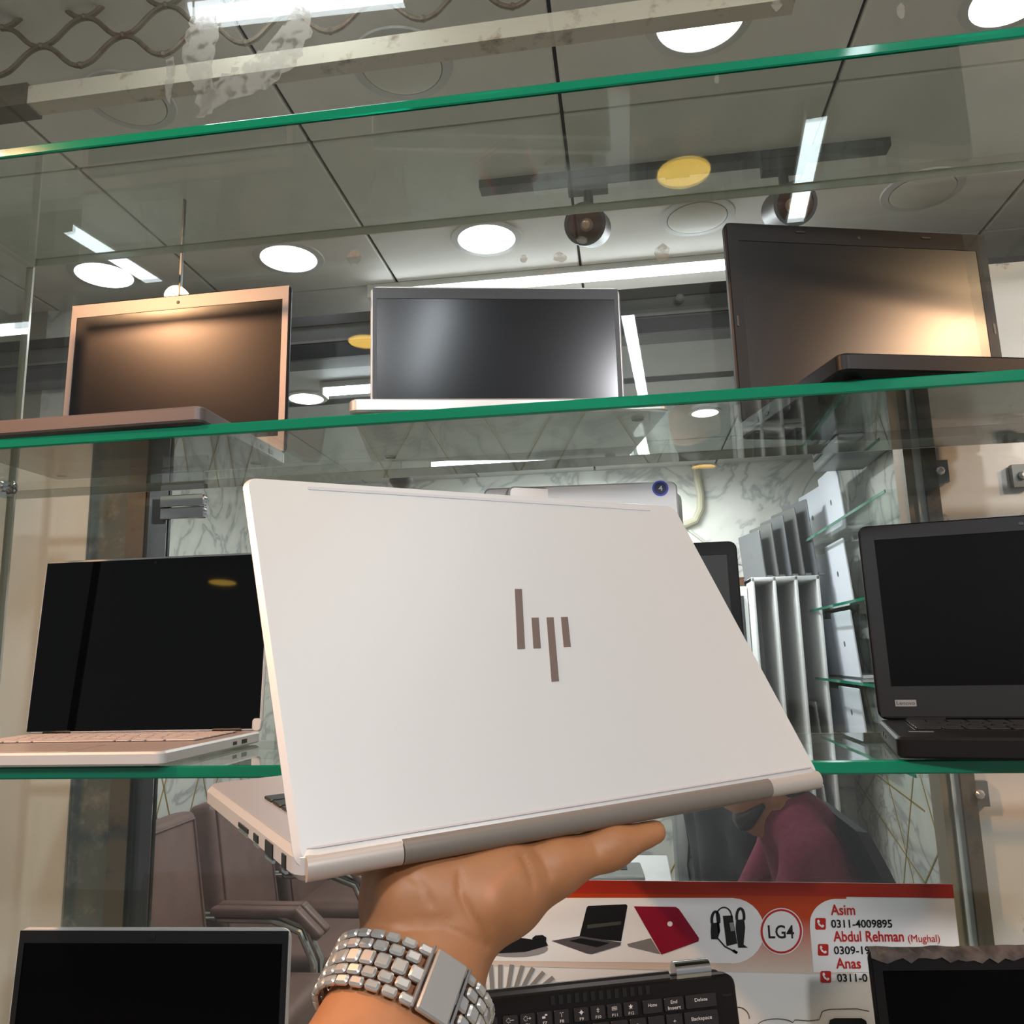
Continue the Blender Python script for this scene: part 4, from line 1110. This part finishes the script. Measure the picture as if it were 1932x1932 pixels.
# visitor chairs along the left wall, facing right (+X)
def visitor_chair(label, x, y):
    o = empty('visitor_chair', (x, y, 0)); tag(o, label, 'chair', 'brown visitor chairs')
    rbox_obj('seat', (0.50, 0.46, 0.12), M_LEATHER, o, (0.27, 0, 0.43), r=0.035)
    bk = rbox_obj('backrest', (0.10, 0.46, 0.56), M_LEATHER, o, (0.015, 0, 0.72), (0, radians(-9), 0), r=0.035)
    MB().tube([(0.052, -0.20, -0.25), (0.052, -0.20, 0.25), (0.052, 0.20, 0.25), (0.052, 0.20, -0.25)], 0.006, 6).build('piping', M_LEATHER, bk, True)
    for s in (-1, 1):
        yy = s*0.252
        MB().tube([(-0.02, yy, 0.0), (0.0, yy, 0.60), (0.03, yy, 0.635), (0.30, yy, 0.635), (0.40, yy, 0.60), (0.45, yy, 0.50), (0.47, yy, 0.02), (0.47, yy, 0.0)], 0.0125, 10).build('leg_frame', M_CHROME, o, True)
        rbox_obj('armrest', (0.32, 0.045, 0.03), M_LEATHER, o, (0.24, yy, 0.662), r=0.012)
        rbox_obj('armrest_end', (0.13, 0.045, 0.03), M_LEATHER, o, (0.425, yy, 0.628), (0, radians(42), 0), r=0.012)
    MB().tube([(0.0, -0.252, 0.38), (0.0, 0.252, 0.38)], 0.011, 8).build('crossbar', M_CHROME, o, True)
    MB().tube([(0.46, -0.252, 0.36), (0.46, 0.252, 0.36)], 0.011, 8).build('crossbar', M_CHROME, o, True)
    return o
visitor_chair('brown leather chair with chrome arms nearest the glass, front left', -1.545, 2.57)
visitor_chair('brown leather chair with chrome arms, second along the left wall', -1.545, 3.13)
visitor_chair('brown leather chair mostly hidden behind the held laptop, farthest along the left wall', -1.545, 3.68)

# white desk with a red-edged open laptop
da = onZ(1070, 1664, 0.75); 
dk = empty('desk', (-0.10, 2.75, 0)); tag(dk, 'white desk behind the red-bordered poster', 'desk')
rbox_obj('desktop', (0.42, 1.05, 0.03), M_WHITE, dk, (0, 0, 0.735), r=0.004, seg_=1)
rbox_obj('side_panel', (0.40, 0.025, 0.72), M_WHITE, dk, (0, -0.50, 0.36), r=0.003, seg_=1)
rbox_obj('side_panel', (0.40, 0.025, 0.72), M_WHITE, dk, (0, 0.50, 0.36), r=0.003, seg_=1)
c = onZ(1130, 1650, 0.752)
tl_ = empty('laptop', (c.x, c.y, 0.751), radians(4)); tag(tl_, 'small open laptop with a red screen edge lying on the white desk', 'laptop')
slab('base', 0.30, 0.20, 0.016, 0.008, M_GREYM, tl_, 0.002)
ks, _y = keyboard(tl_, 0.20, 0.085, 0.0165, M_KEY, 0.016, 0.009)
slab('palm_rest', 0.10, 0.07, 0.0008, 0.003, M_GREYM, tl_, 0.0003, 0.07, -0.06, 0.016)
rl = slab('lid', 0.30, 0.20, 0.008, 0.008, M_RED, tl_, 0.002, 0, 0.10, 0); rl.location = (-0.16, 0.0, 0.012); rl.rotation_euler = (radians(24), 0, radians(78))
MB().box((-0.14, 0.012, 0.008), (0.14, 0.19, 0.0088)).build('screen', M_SCREEN, rl)

# steel filing rack with clips and a hanging cable
fk = empty('steel_cabinet', (0.225, 3.5, 0)); tag(fk, 'grey steel cabinet with a row of small clips and a dark cable', 'cabinet')
rbox_obj('body', (0.15, 0.30, 0.98), mat('pale_steel', (140, 144, 146), 0.4, 0.4), fk, (0, 0, 0.49), r=0.004, seg_=1)
rbox_obj('door', (0.066, 0.012, 0.94), mat('pale_steel2', (150, 154, 156), 0.4, 0.4), fk, (-0.036, -0.156, 0.49), r=0.002, seg_=1)
rbox_obj('door', (0.066, 0.012, 0.94), mat('pale_steel2', (150, 154, 156), 0.4, 0.4), fk, (0.036, -0.156, 0.49), r=0.002, seg_=1)
for z in (0.62, 0.74, 0.86):
    for x in (-0.020, 0.050):
        MB().box((-0.012, -0.018, 0.008), (0.012, -0.012, 0.012)).box((-0.012, -0.018, -0.012), (0.012, -0.012, -0.008)).box((-0.002, -0.018, -0.012), (0.002, -0.012, 0.012)).build('clip', M_CHROME, fk).location = (x, -0.15, z)
MB().tube([(-0.05, -0.168, 0.95), (-0.035, -0.170, 0.85), (-0.028, -0.170, 0.78), (-0.038, -0.170, 0.70), (-0.03, -0.170, 0.62), (-0.03, -0.170, 0.4)], 0.004, 6).build('cable', M_BLACKM, fk, True)

def dressed(prm_, parts, label):
    """continuous skin body with its clothes as child meshes; prims carry 0 skin, 1 top, 2 trousers, 3 shoes"""
    body = body_mesh('person', [(a, b, ra-(0.007 if i else 0), rb-(0.007 if i else 0), i) for a, b, ra, rb, i in prm_], 0.0115, [M_SKIN]*4, None, k=0.025, iters=2)
    tag(body, label, 'person')
    for i, (nm_, m_) in parts.items():
        c_ = body_mesh(nm_, [q[:4]+(0,) for q in prm_ if q[4] == i], 0.0105, [m_], None, k=0.03, iters=2); c_.parent = body
    return body
# --- seated person in maroon, leaning forward, facing left
YP = 2.45
H = onY(1436, 1492, YP); N = onY(1482, 1538, YP); SH = onY(1512, 1572, YP)
hip = Vector((SH.x+0.10, YP, 0.52)); prm = []
V3 = Vector
def S(a, b, ra, rb, i): prm.append(seg(a, b, ra, rb, i))
S(H+V3((-0.01, 0, 0.03)), H+V3((0.03, 0, 0.04)), 0.088, 0.088, 0); S(H+V3((-0.03, 0, -0.02)), H+V3((-0.02, 0, -0.075)), 0.07, 0.045, 0)
S(H+V3((-0.095, 0, -0.01)), H+V3((-0.10, 0, -0.03)), 0.014, 0.017, 0)
S(H+V3((0.02, -0.08, 0.005)), H+V3((0.025, -0.086, -0.02)), 0.014, 0.012, 0); S(H+V3((0.02, 0.08, 0.005)), H+V3((0.025, 0.086, -0.02)), 0.014, 0.012, 0)
S(H+V3((0.02, 0, -0.04)), N, 0.055, 0.058, 0)
S(N+V3((0.03, 0, -0.04)), hip+V3((0, 0, 0.12)), 0.105, 0.13, 1)
S(N+V3((0.000, 0, 0.012)), N+V3((0.03, 0, -0.03)), 0.074, 0.085, 1)
for s in (-1, 1):
    sh = SH+V3((-0.01, s*0.165, -0.02)); S(N+V3((0.02, s*0.05, -0.01)), sh, 0.07, 0.068, 1)
    S(sh, hip+V3((0.0, s*0.10, 0.1)), 0.07, 0.10, 1)
    el = sh+V3((-0.13, s*0.05, -0.23)); S(sh, el, 0.060, 0.047, 1)
    wr_ = V3((el.x-0.23, YP+s*0.10, 0.80)); S(el, wr_, 0.045, 0.032, 1)
    S(wr_, wr_+V3((-0.07, 0, 0.005)), 0.030, 0.032, 0)
    for q in range(4): S(wr_+V3((-0.07, (q-1.5)*0.019, 0.005)), wr_+V3((-0.14+0.01*abs(q-1.5), (q-1.5)*0.02, -0.01)), 0.0095, 0.008, 0)
    S(wr_+V3((-0.03, -s*0.03, 0.005)), wr_+V3((-0.08, -s*0.055, 0.0)), 0.012, 0.009, 0)
    kn_ = hip+V3((-0.42, s*0.12, 0.0)); S(hip+V3((0, s*0.09, 0)), kn_, 0.095, 0.068, 2)
    ft = V3((kn_.x+0.03, kn_.y, 0.06)); S(kn_, ft, 0.062, 0.042, 2); S(ft+V3((0.03, 0, -0.02)), ft+V3((-0.17, 0, -0.025)), 0.038, 0.032, 3)
pm = dressed(prm, {1: ('sweater', M_MAROON), 2: ('trousers', M_TROUSER), 3: ('shoes', M_PORT)}, 'seated person in a maroon sweater leaning forward over the desk')
prm = []
S(H+V3((0.02, 0, 0.055)), H+V3((0.045, 0, 0.03)), 0.088, 0.086, 0); S(H+V3((-0.03, 0, 0.085)), H+V3((0.0, 0, 0.08)), 0.06, 0.07, 0)
hm = body_mesh('hair', prm, 0.012, [M_HAIR], None, k=0.03, iters=2); hm.parent = pm
prm = []
S(H+V3((-0.055, -0.03, -0.075)), H+V3((-0.055, 0.03, -0.075)), 0.028, 0.028, 0); S(H+V3((-0.04, -0.055, -0.06)), H+V3((0.0, -0.066, -0.01)), 0.02, 0.014, 0); S(H+V3((-0.04, 0.055, -0.06)), H+V3((0.0, 0.066, -0.01)), 0.02, 0.014, 0)
bm_ = body_mesh('beard', prm, 0.009, [M_HAIR], None, k=0.02, iters=2); bm_.parent = pm
# black office chair behind the maroon sweater
oc = empty('office_chair', (hip.x+0.02, YP, 0)); tag(oc, 'black office chair with a curved backrest behind the maroon sweater', 'chair')
rbox_obj('seat', (0.48, 0.48, 0.08), M_BLACKM, oc, (-0.08, 0, 0.40), r=0.03)
bt = onY(1588, 1536, YP); bx = bt.x-oc.location.x
pf = []; nz = 14
for i in range(nz+1):
    t = i/nz; pf.append((0.125+(bx-0.13)*t**2.2, 0.44+(bt.z-0.44)*t))
pr_ = [Vector((x-0.022*(1-0.35*k/nz), -0.22, z)) for k, (x, z) in enumerate(pf)]+[Vector((x+0.022*(1-0.35*k/nz), -0.22, z-0.004)) for k, (x, z) in reversed(list(enumerate(pf)))]
MB().prism(pr_, (0, 1, 0), 0.44).build('backrest', mat('black_mesh_fabric', (26, 27, 29), 0.6), oc, True)
MB().tube([(-0.08, 0, 0.36), (-0.08, 0, 0.08)], 0.025, 12).build('gas_lift', M_GREYM, oc, True)
for k_ in range(5):
    a_ = 2*pi*k_/5; e = Vector((-0.08+0.28*cos(a_), 0.28*sin(a_), 0.07))
    MB().tube([(-0.08, 0, 0.09), e], 0.02, 8).build('leg', M_BLACKM, oc, True)
    MB().lathe([(0.02, -0.02), (0.028, -0.012), (0.028, 0.012), (0.02, 0.02)], (e.x, e.y, 0.028), (sin(a_), -cos(a_), 0), 14).build('caster', M_BLACKM, oc, True)
# --- person in a dark jacket on the far side
YD = 2.95
N2 = onY(1372, 1508, YD); SH2 = N2+V3((0, 0, -0.06)); hip2 = V3((N2.x+0.05, YD+0.12, 0.55)); prm = []
H2 = N2+V3((-0.03, -0.02, 0.17))
S(H2+V3((0, 0, 0.03)), H2+V3((0.02, 0.02, 0.03)), 0.088, 0.088, 0); S(H2+V3((-0.02, -0.02, -0.02)), H2+V3((-0.015, -0.02, -0.075)), 0.07, 0.045, 0)
S(H2+V3((-0.06, -0.075, -0.01)), H2+V3((-0.065, -0.08, -0.03)), 0.014, 0.016, 0)
S(H2+V3((0.07, -0.05, 0)), H2+V3((0.075, -0.055, -0.02)), 0.013, 0.012, 0); S(H2+V3((-0.05, 0.07, 0)), H2+V3((-0.05, 0.075, -0.02)), 0.013, 0.012, 0)
S(H2+V3((0, 0, -0.05)), N2, 0.055, 0.06, 0)
S(N2+V3((0, 0.02, -0.05)), hip2+V3((0, 0, 0.1)), 0.11, 0.14, 1)
for s in (-1, 1):
    sh = SH2+V3((s*0.06, -s*0.14, -0.02)); S(N2+V3((s*0.02, -s*0.04, -0.02)), sh, 0.07, 0.07, 1); S(sh, hip2+V3((s*0.04, -s*0.09, 0.1)), 0.075, 0.11, 1)
    el = sh+V3((0.02, -s*0.05, -0.27)); S(sh, el, 0.064, 0.052, 1)
    wr_ = V3((el.x-0.10, el.y+s*0.06, 0.66)); S(el, wr_, 0.05, 0.036, 1); S(wr_, wr_+V3((-0.05, -0.03, 0)), 0.03, 0.03, 0)
    for q in range(4): S(wr_+V3((-0.05, -0.03+(q-1.5)*0.018, 0)), wr_+V3((-0.11, -0.06+(q-1.5)*0.02, -0.012)), 0.0095, 0.008, 0)
    S(wr_+V3((-0.02, -0.04, 0)), wr_+V3((-0.05, -0.08, 0)), 0.012, 0.009, 0)
    kn_ = hip2+V3((-0.36, -s*0.12, -0.02)); S(hip2+V3((0, -s*0.08, -0.02)), kn_, 0.095, 0.068, 2)
    ft = V3((kn_.x, kn_.y+0.05, 0.06)); S(kn_, ft, 0.06, 0.042, 2); S(ft, ft+V3((-0.12, -0.10, -0.025)), 0.036, 0.032, 3)
pd = dressed(prm, {1: ('jacket', M_JACKET), 2: ('trousers', M_TROUSER), 3: ('shoes', M_PORT)}, 'person in a dark quilted jacket sitting behind the one in maroon')
prm = []
S(H2+V3((0.01, 0.02, 0.055)), H2+V3((0.035, 0.035, 0.03)), 0.088, 0.086, 0)
hm = body_mesh('hair', prm, 0.012, [M_HAIR], None, k=0.03, iters=2); hm.parent = pd
cl_ = []
for k_ in range(20):
    a_ = 2*pi*k_/20; cl_.append(N2+V3((0.066*cos(a_), 0.068*sin(a_), 0.0)))
MB().tube(cl_, 0.020, 8, True).build('jacket_collar', M_JACKET, pd, True)
st_ = empty('stool', (hip2.x, hip2.y, 0)); tag(st_, 'plain dark stool under the person in the dark jacket', 'stool')
MB().lathe([(0.17, 0.40), (0.18, 0.405), (0.18, 0.445), (0.16, 0.45)], (0, 0, 0), (0, 0, 1), 24).build('seat', M_BLACKM, st_, True)
for a_ in range(4):
    MB().tube([(0.11*cos(a_*pi/2), 0.11*sin(a_*pi/2), 0.40), (0.16*cos(a_*pi/2), 0.16*sin(a_*pi/2), 0)], 0.012, 8).build('leg', M_GREYM, st_, True)

# --- right wall: glass shelves with white laptops standing lid-out
def lid_laptop(label, c, yaw, w, h, m, group, lean=8, bdep=0.10):
    """half-open laptop shown from the back: lid with a small badge, base behind"""
    o = empty('laptop', c, yaw); tag(o, label, 'laptop', group)
    l = slab('lid', w, h, 0.007, 0.008, m, o, 0.002, 0, h/2, 0); l.rotation_euler = (pi/2-radians(lean)*-1, 0, 0)
    l.location = (0, 0, 0.004)
    MB().lathe([(0.012, 0), (0.012, 0.0006)], (0, h*0.5, 0.007), (0, 0, 1), 16).build('badge', M_GREYM, l)
    b = slab('base', w, bdep, 0.012, 0.006, m, o, 0.002, 0, bdep/2, 0)
    return o
LN = ['topmost', 'second', 'third', 'lowest']
XW = 0.90
for k, (pxa, pya, pxb, pyb) in enumerate(((1565, 862, 1590, 1003), (1578, 1012, 1608, 1142), (1596, 1150, 1620, 1280), (1607, 1310, 1636, 1380))):
    sz = onX(pxb, pyb, XW).z
    if k == 3: sz = onX(1630, 1398, XW).z
    yc = 3.42-0.0*k
    g = empty('wall_shelf', (XR-0.10, 3.3, sz)); tag(g, '%s small glass wall shelf of white laptops on the right wall' % LN[k], 'shelf', 'glass wall shelves')
    MB().box((-0.10, -0.75, -0.010), (0.10, 0.42, 0)).build('pane', M_SHELF, g)
    MB().box((-0.103, -0.75, -0.010), (-0.10, 0.42, 0)).build('front_edge', M_EDGE, g)
    for yb_ in (-0.5, 0.25):
        MB().box((0.06, yb_-0.01, -0.03), (0.10, yb_+0.01, -0.0105)).build('bracket', M_CHROME, g)
    hl2 = min(0.265, max(0.2, onX(pxa, pya, XW).z-sz))
    for q, nm in ((0, 'nearer'), (1, 'farther')):
        lid_laptop('white laptop, %s of the pair on the %s glass wall shelf' % (nm, LN[k]), (XW-0.005*q, 3.53+q*0.335, sz+0.0005), radians(-90+6*q), 0.31, hl2*(1 if q == 0 else 0.92), mat('pale_blue_white', (238, 242, 252), 0.4, 0.0), 'white laptops on the wall shelves', lean=4)

# --- white shelf unit along the right wall, dark glazed cabinet at the back wall
su = empty('shelf_unit', (0.685, 3.80, 0)); tag(su, 'white open shelf unit beneath the row of grey laptops', 'shelf unit')
ztop = onY(1520, 1085, 3.60).z
XU = (-0.135, -0.045, 0.045, 0.135)
for x_ in XU:
    rbox_obj('upright', (0.014, 0.38, ztop), M_WHITE, su, (x_, 0, ztop/2), r=0.002, seg_=1)
ZB = (0.03, 0.36, 0.70, 1.03, ztop-0.010)
for z_ in ZB:
    rbox_obj('board', (0.284, 0.38, 0.018), M_WHITE, su, (0, 0, z_), r=0.002, seg_=1)
rbox_obj('back_panel', (0.284, 0.01, ztop-0.02), M_WHITE, su, (0, 0.186, ztop/2), r=0.002, seg_=1)
cn = ['left', 'middle', 'right']; rn = ['bottom', 'lower', 'upper', 'top']
for r_i, c_i in ((3, 0), (3, 2), (2, 1), (2, 2), (1, 0), (1, 2)):
    lid_laptop('%s laptop standing in the white shelf unit, %s row, %s column' % ('grey' if (r_i+c_i) % 2 else 'silver', rn[r_i], cn[c_i]),
               (0.685+XU[c_i]+0.045, 3.72, ZB[r_i]+0.0095), radians(-84), 0.22, 0.24, M_GREYM if (r_i+c_i) % 2 else M_SILVER, 'laptops in the white shelf unit', lean=4, bdep=0.03)
nm5 = ['nearest', 'second', 'third', 'fourth', 'farthest']
for q in range(5):
    lid_laptop('grey laptop standing on the white shelf unit, %s of five' % nm5[q], (0.80-0.052*q, 3.74+0.012*q, ztop+0.0005), radians(-76), 0.24, 0.33-0.03*q, M_GREYM if q % 2 else mat('mid_grey', (120, 122, 126), 0.4, 0.3), 'grey laptops on the shelf unit', lean=4, bdep=0.03)
gc_ = empty('glazed_cabinet', (0.40, 3.87, 0)); tag(gc_, 'white cabinet with dark glass doors against the back wall', 'cabinet')
zc2 = onY(1430, 1105, 3.72).z
rbox_obj('body', (0.28, 0.30, zc2), M_WHITE, gc_, (0, 0, zc2/2), r=0.003, seg_=1)
for sx in (-1, 1):
    for k in range(3):
        hz_ = (zc2-0.08)/3
        rbox_obj('glass_door', (0.112, 0.012, hz_-0.025), mat('smoked_glass', (38, 42, 46), 0.08), gc_, (sx*0.066, -0.155, 0.05+hz_*(k+0.5)), r=0.002, seg_=1)
bx_ = empty('wooden_box', (0.46, 3.80, zc2)); tag(bx_, 'small brown wooden box on top of the white cabinet', 'box')
rbox_obj('body', (0.15, 0.10, 0.035), mat('brown_wood', (130, 92, 64), 0.6, noise=0.2, scale=30), bx_, (0, 0, 0.018), r=0.003, seg_=1)
rbox_obj('lid', (0.155, 0.105, 0.008), mat('brown_wood', (130, 92, 64), 0.6), bx_, (0, 0, 0.040), r=0.002, seg_=1)
# conduit on the back wall
ps = [onY(x, y, YB-0.02) for x, y in ((1312, 868), (1316, 905), (1322, 935), (1322, 960), (1312, 982), (1292, 990), (1240, 992), (1100, 990))]
cd = empty('conduit', ps[0]); tag(cd, 'beige flexible pipe curving down the marble back wall', 'pipe')
MB().tube([q-ps[0] for q in ps], 0.019, 10).build('hose', mat('beige_hose', (186, 180, 156), 0.5), cd, True)
MB().tube([onY(x, y, YB-0.008)-ps[0] for x, y in ((1300, 1000), (1340, 1030), (1390, 1060), (1430, 1075), (1470, 1085))], 0.007, 8).build('thin_cable', M_TRIM, cd, True)
# air-conditioner on the right wall
c = onX(1650, 765, 0.9)
ac = empty('air_conditioner', (XR-0.11, 3.08, 2.31)); tag(ac, 'dark louvred air conditioner high on the right wall', 'air conditioner')
rbox_obj('body', (0.20, 0.62, 0.20), mat('ac_grey', (110, 116, 116), 0.4), ac, (0, 0, 0), r=0.02)
for k in range(5):
    rbox_obj('louvre', (0.012, 0.54, 0.012), M_BLACKM, ac, (-0.102, 0, 0.06-0.03*k), (0, radians(25), 0), r=0.003, seg_=1)

# thin ceiling rod with a dark dome camera, behind the middle laptop
c = onY(757, 905, 3.4)
cm = empty('dome_camera', (c.x, 3.4, ZC2)); tag(cm, 'small dark dome camera on a thin rod above the held laptop', 'camera')
MB().tube([(0, 0, 0), (0, 0, c.z-ZC2+0.01)], 0.0045, 8).build('rod', M_CHROME, cm, True)
MB().lathe([(0.012, 0.012), (0.045, 0.008), (0.052, 0.0), (0.050, -0.012), (0.034, -0.036), (0.004, -0.048)], (0, 0, c.z-ZC2), (0, 0, 1), 24).build('dome', M_BLACKM, cm, True)

# ================================================================== POSTER ON THE GLASS
YPO = 1.122
pc = onY(1300, 1800, YPO)
po = empty('poster', (pc.x, YPO, pc.z)); tag(po, 'white and red shop poster with printed laptops and phone numbers', 'poster')
lay = [0]
def PP(px, py, l=0): return onY(px, py, YPO-0.0004*l)-po.location
def pprint(name, poly, m, l=1):
    P = [PP(a, b, l) for a, b in poly]
    return MB().prism(P, (0, -1, 0), 0.0003).build(name, m, po)
# the sheet is a true rectangle in the plane of the glass
tl0 = onY(1797, 1668, YPO); x0 = onY(790, 1700, YPO).x; x1 = tl0.x; zt0 = tl0.z; zb0 = 0.62
def rect(name, xa, xb, za, zb_, m, l=1):
    P = [Vector((xa, YPO-0.0004*l, za)), Vector((xb, YPO-0.0004*l, za)), Vector((xb, YPO-0.0004*l, zb_)), Vector((xa, YPO-0.0004*l, zb_))]
    return MB().prism([q-po.location for q in P], (0, -1, 0), 0.0003).build(name, m, po)
MB().box((x0-po.location.x, 0, zb0-po.location.z), (x1-po.location.x, 0.0008, zt0-po.location.z)).build('sheet', M_PAPER, po)
zr = onY(1700, 1693, YPO).z
rect('red_band', x0, x1, zr, zt0, M_PRED, 1)
zo = onY(1450, 1835, YPO).z; xo1 = onY(1600, 1730, YPO).x
og = gradient_mat('poster_orange_fade', (222, 206, 190), (190, 66, 24), 2, zo-po.location.z, onY(1450, 1730, YPO).z-po.location.z)
rect('orange_panel', x0, xo1, zo, zr, og, 1)
def arc(cx, cy, r, a0, a1, n=14, ry=None):
    ry = ry or r; return [(cx+r*cos(radians(a0+(a1-a0)*k/n)), cy-ry*sin(radians(a0+(a1-a0)*k/n))) for k in range(n+1)]
pprint('white_field', [(800, 1694), (1378, 1694)]+arc(1380, 1756, 62, 88, -88)+[(1378, 1817), (800, 1812)], M_PWHITE, 2)
pprint('contact_field', [(1535, 1834), (1528, 1750)]+arc(1578, 1742, 50, 175, 92, 10, 46)+[(1800, 1695), (1812, 1834)], M_PWHITE, 2)
pprint('badge_rim', arc(1474, 1757, 41, 0, 360, 36, 44)[:-1], M_PWHITE, 3)
pprint('badge_ring', arc(1474, 1757, 39, 0, 360, 36, 42)[:-1], M_PTEXTRED, 4)
pprint('badge_face', arc(1474, 1757, 35, 0, 360, 36, 38)[:-1], M_PWHITE, 5)
def ptext(txt, xa, ya, xb, yb, hpx, m, l=6, weight=0.016):
    a = PP(xa, ya, l); b = PP(xb, yb, l); h_ = (PP(xa, ya-hpx, l)-a).length
    text_obj('lettering', txt, a, b, h_, m, po, up=(0, 0, 1), nrm=(0, -1, 0), off=0.0, weight=weight)
def bold(*a, **k):
    ptext(*a, **k)
bold('LG4', 1450, 1770, 1499, 1770, 25, M_PINK)
bold('Asim', 1568, 1726, 1614, 1726, 20, M_PTEXTRED)
bold('0311-4009895', 1569, 1750, 1684, 1750, 15, M_PINK)
bold('Abdul Rehman', 1573, 1776, 1706, 1776, 20, M_PTEXTRED)
bold('(Mughal)', 1714, 1777, 1774, 1777, 14, M_PTEXTRED, weight=0.0)
bold('0309-19', 1574, 1800, 1642, 1800, 15, M_PINK)
bold('Anas', 1578, 1827, 1625, 1827, 20, M_PTEXTRED)
bold('0311-0', 1580, 1852, 1637, 1852, 15, M_PINK)
for cx, cy in ((1548, 1743), (1553, 1792), (1558, 1843)):
    pprint('phone_icon', [(cx-10, cy-9), (cx-8, cy-11), (cx+8, cy-11), (cx+10, cy-9), (cx+10, cy+9), (cx+8, cy+11), (cx-8, cy+11), (cx-10, cy+9)], M_PTEXTRED, 3)
    pprint('phone_handset', [(cx-6, cy-7), (cx-3, cy-8), (cx-1, cy-4), (cx-3, cy-2), (cx+2, cy+3), (cx+4, cy+1), (cx+7, cy+3), (cx+6, cy+6), (cx+3, cy+7), (cx-3, cy+3), (cx-6, cy-3)], M_PWHITE, 4)
# printed black laptop
pprint('printed_laptop_screen', [(1107, 1712), (1110, 1709), (1181, 1706), (1184, 1709), (1172, 1776), (1093, 1768)], M_PINK, 3)
pprint('printed_laptop_glare', [(1108, 1745), (1172, 1738), (1172, 1744), (1108, 1752)], mat('print_dark_grey', (70, 72, 66), 0.4), 4)
pprint('printed_laptop_base', [(1041, 1775), (1093, 1766), (1172, 1778), (1170, 1784), (1117, 1800), (1108, 1799)], mat('print_mid_grey', (86, 82, 84), 0.4), 4)
pprint('printed_keyboard', [(1074, 1775), (1096, 1770), (1150, 1779), (1126, 1787)], M_PINK, 5)
# printed red laptop
pprint('printed_red_lid', [(1196, 1710), (1275, 1711), (1281, 1715), (1319, 1770), (1318, 1776), (1248, 1801)], mat('print_crimson', (140, 24, 48), 0.35), 4)
pprint('printed_red_base', [(1183, 1781), (1228, 1770), (1246, 1800), (1240, 1799), (1186, 1786)], mat('print_light_grey', (130, 126, 124), 0.4), 3)
pprint('printed_emblem', arc(1264, 1743, 5, 0, 360, 12)[:-1], M_PWHITE, 5)
# printed charger: brick, two cable loops, plug lead
pprint('printed_charger_brick', [(1364, 1728), (1382, 1727), (1391, 1780), (1371, 1785)], M_PINK, 4)
pprint('printed_charger_label', [(1376, 1741), (1384, 1740), (1386, 1756), (1379, 1757)], M_PGREY, 5)
def pline(pts_, w, m, l=4, name='printed_cable'):
    L = []; Rr = []
    for i, (x, y) in enumerate(pts_):
        a = pts_[max(0, i-1)]; b = pts_[min(len(pts_)-1, i+1)]; t = Vector((b[0]-a[0], b[1]-a[1])); t.normalize()
        L.append((x-t.y*w/2, y+t.x*w/2)); Rr.append((x+t.y*w/2, y-t.x*w/2))
    mb = MB()
    A = [PP(x, y, l) for x, y in L]; Bq = [PP(x, y, l) for x, y in Rr]; n = len(A); dv = Vector((0, -0.0003, 0))
    mb.add(A+Bq+[q+dv for q in A]+[q+dv for q in Bq], [(i, i+1, n+i+1, n+i) for i in range(n-1)]+[(2*n+i, 3*n+i, 3*n+i+1, 2*n+i+1) for i in range(n-1)])
    return mb.build(name, m, po)
pline([(1356, 1760)]+arc(1366, 1728, 14, 170, 10, 10, 16)+[(1382, 1732)], 2.5, M_PINK)
for cx, w_, y0, y1 in ((1350, 7, 1722, 1772), (1397, 7, 1716, 1788)):
    pline(arc(cx, y0+14, w_, 200, -20, 12, 16), 5, M_PINK, name='printed_cable_loop')
    pprint('printed_cable_bundle', [(cx-8, y0+20), (cx+7, y0+18), (cx+9, y0+34), (cx+6, y1-6), (cx+14 if cx > 1390 else cx+4, y1), (cx-4 if cx > 1390 else cx-8, y1), (cx-9, y0+36)], M_PINK, 4)
pline([(1354, 1770), (1368, 1786), (1384, 1794), (1391, 1798)], 2.5, M_PINK); pline([(1383, 1793), (1391, 1798)], 5, M_PINK, name='printed_plug')
# printed dark laptop and mouse, half hidden by the hand
pprint('printed_shadow', arc(972, 1790, 62, 0, 360, 24, 16)[:-1], mat('print_soft_grey', (150, 146, 146), 0.4), 3)
pprint('printed_dark_laptop', [(905, 1752), (972, 1742), (980, 1769), (1030, 1776), (1034, 1784), (990, 1796), (905, 1800)], M_PINK, 4)
pprint('printed_mouse', [(1004, 1770), (1010, 1765), (1024, 1764), (1031, 1769), (1030, 1777), (1006, 1778)], M_PINK, 5)
pprint('printed_light_spot', arc(970, 1757, 4, 0, 360, 10, 7)[:-1], mat('print_tan', (214, 170, 120), 0.4), 5)
# fan of grey rays and red disc
for k, (xa, ya, xb, yb) in enumerate(((905, 1822, 915, 1872), (926, 1820, 929, 1872), (944, 1820, 944, 1870), (966, 1820, 958, 1870), (986, 1822, 972, 1868), (1006, 1826, 986, 1864), (1026, 1834, 1003, 1860), (1044, 1844, 1022, 1862))):
    pline([(xa, ya), (xb, yb)], 8, M_PGREY, 3, 'printed_ray')
pprint('printed_red_disc', arc(990, 1876, 30, 0, 360, 24, 16)[:-1], M_PTEXTRED, 3)
pline([(1376, 1902)]+arc(1392, 1922, 22, 95, 0, 8), 1.2, M_PINK, 3, 'printed_outline')
pline([(1424, 1932)]+arc(1465, 1936, 36, 170, 30, 10, 14)+[(1500, 1924), (1525, 1926), (1546, 1924)]+arc(1572, 1912, 22, 180, 95, 8, 8)+[(1616, 1903), (1640, 1908)], 1.2, M_PINK, 3, 'printed_outline')
pprint('printed_device', [(1564, 1932), (1566, 1924), (1574, 1921), (1626, 1921), (1634, 1926), (1638, 1940), (1560, 1940)], M_PINK, 3)
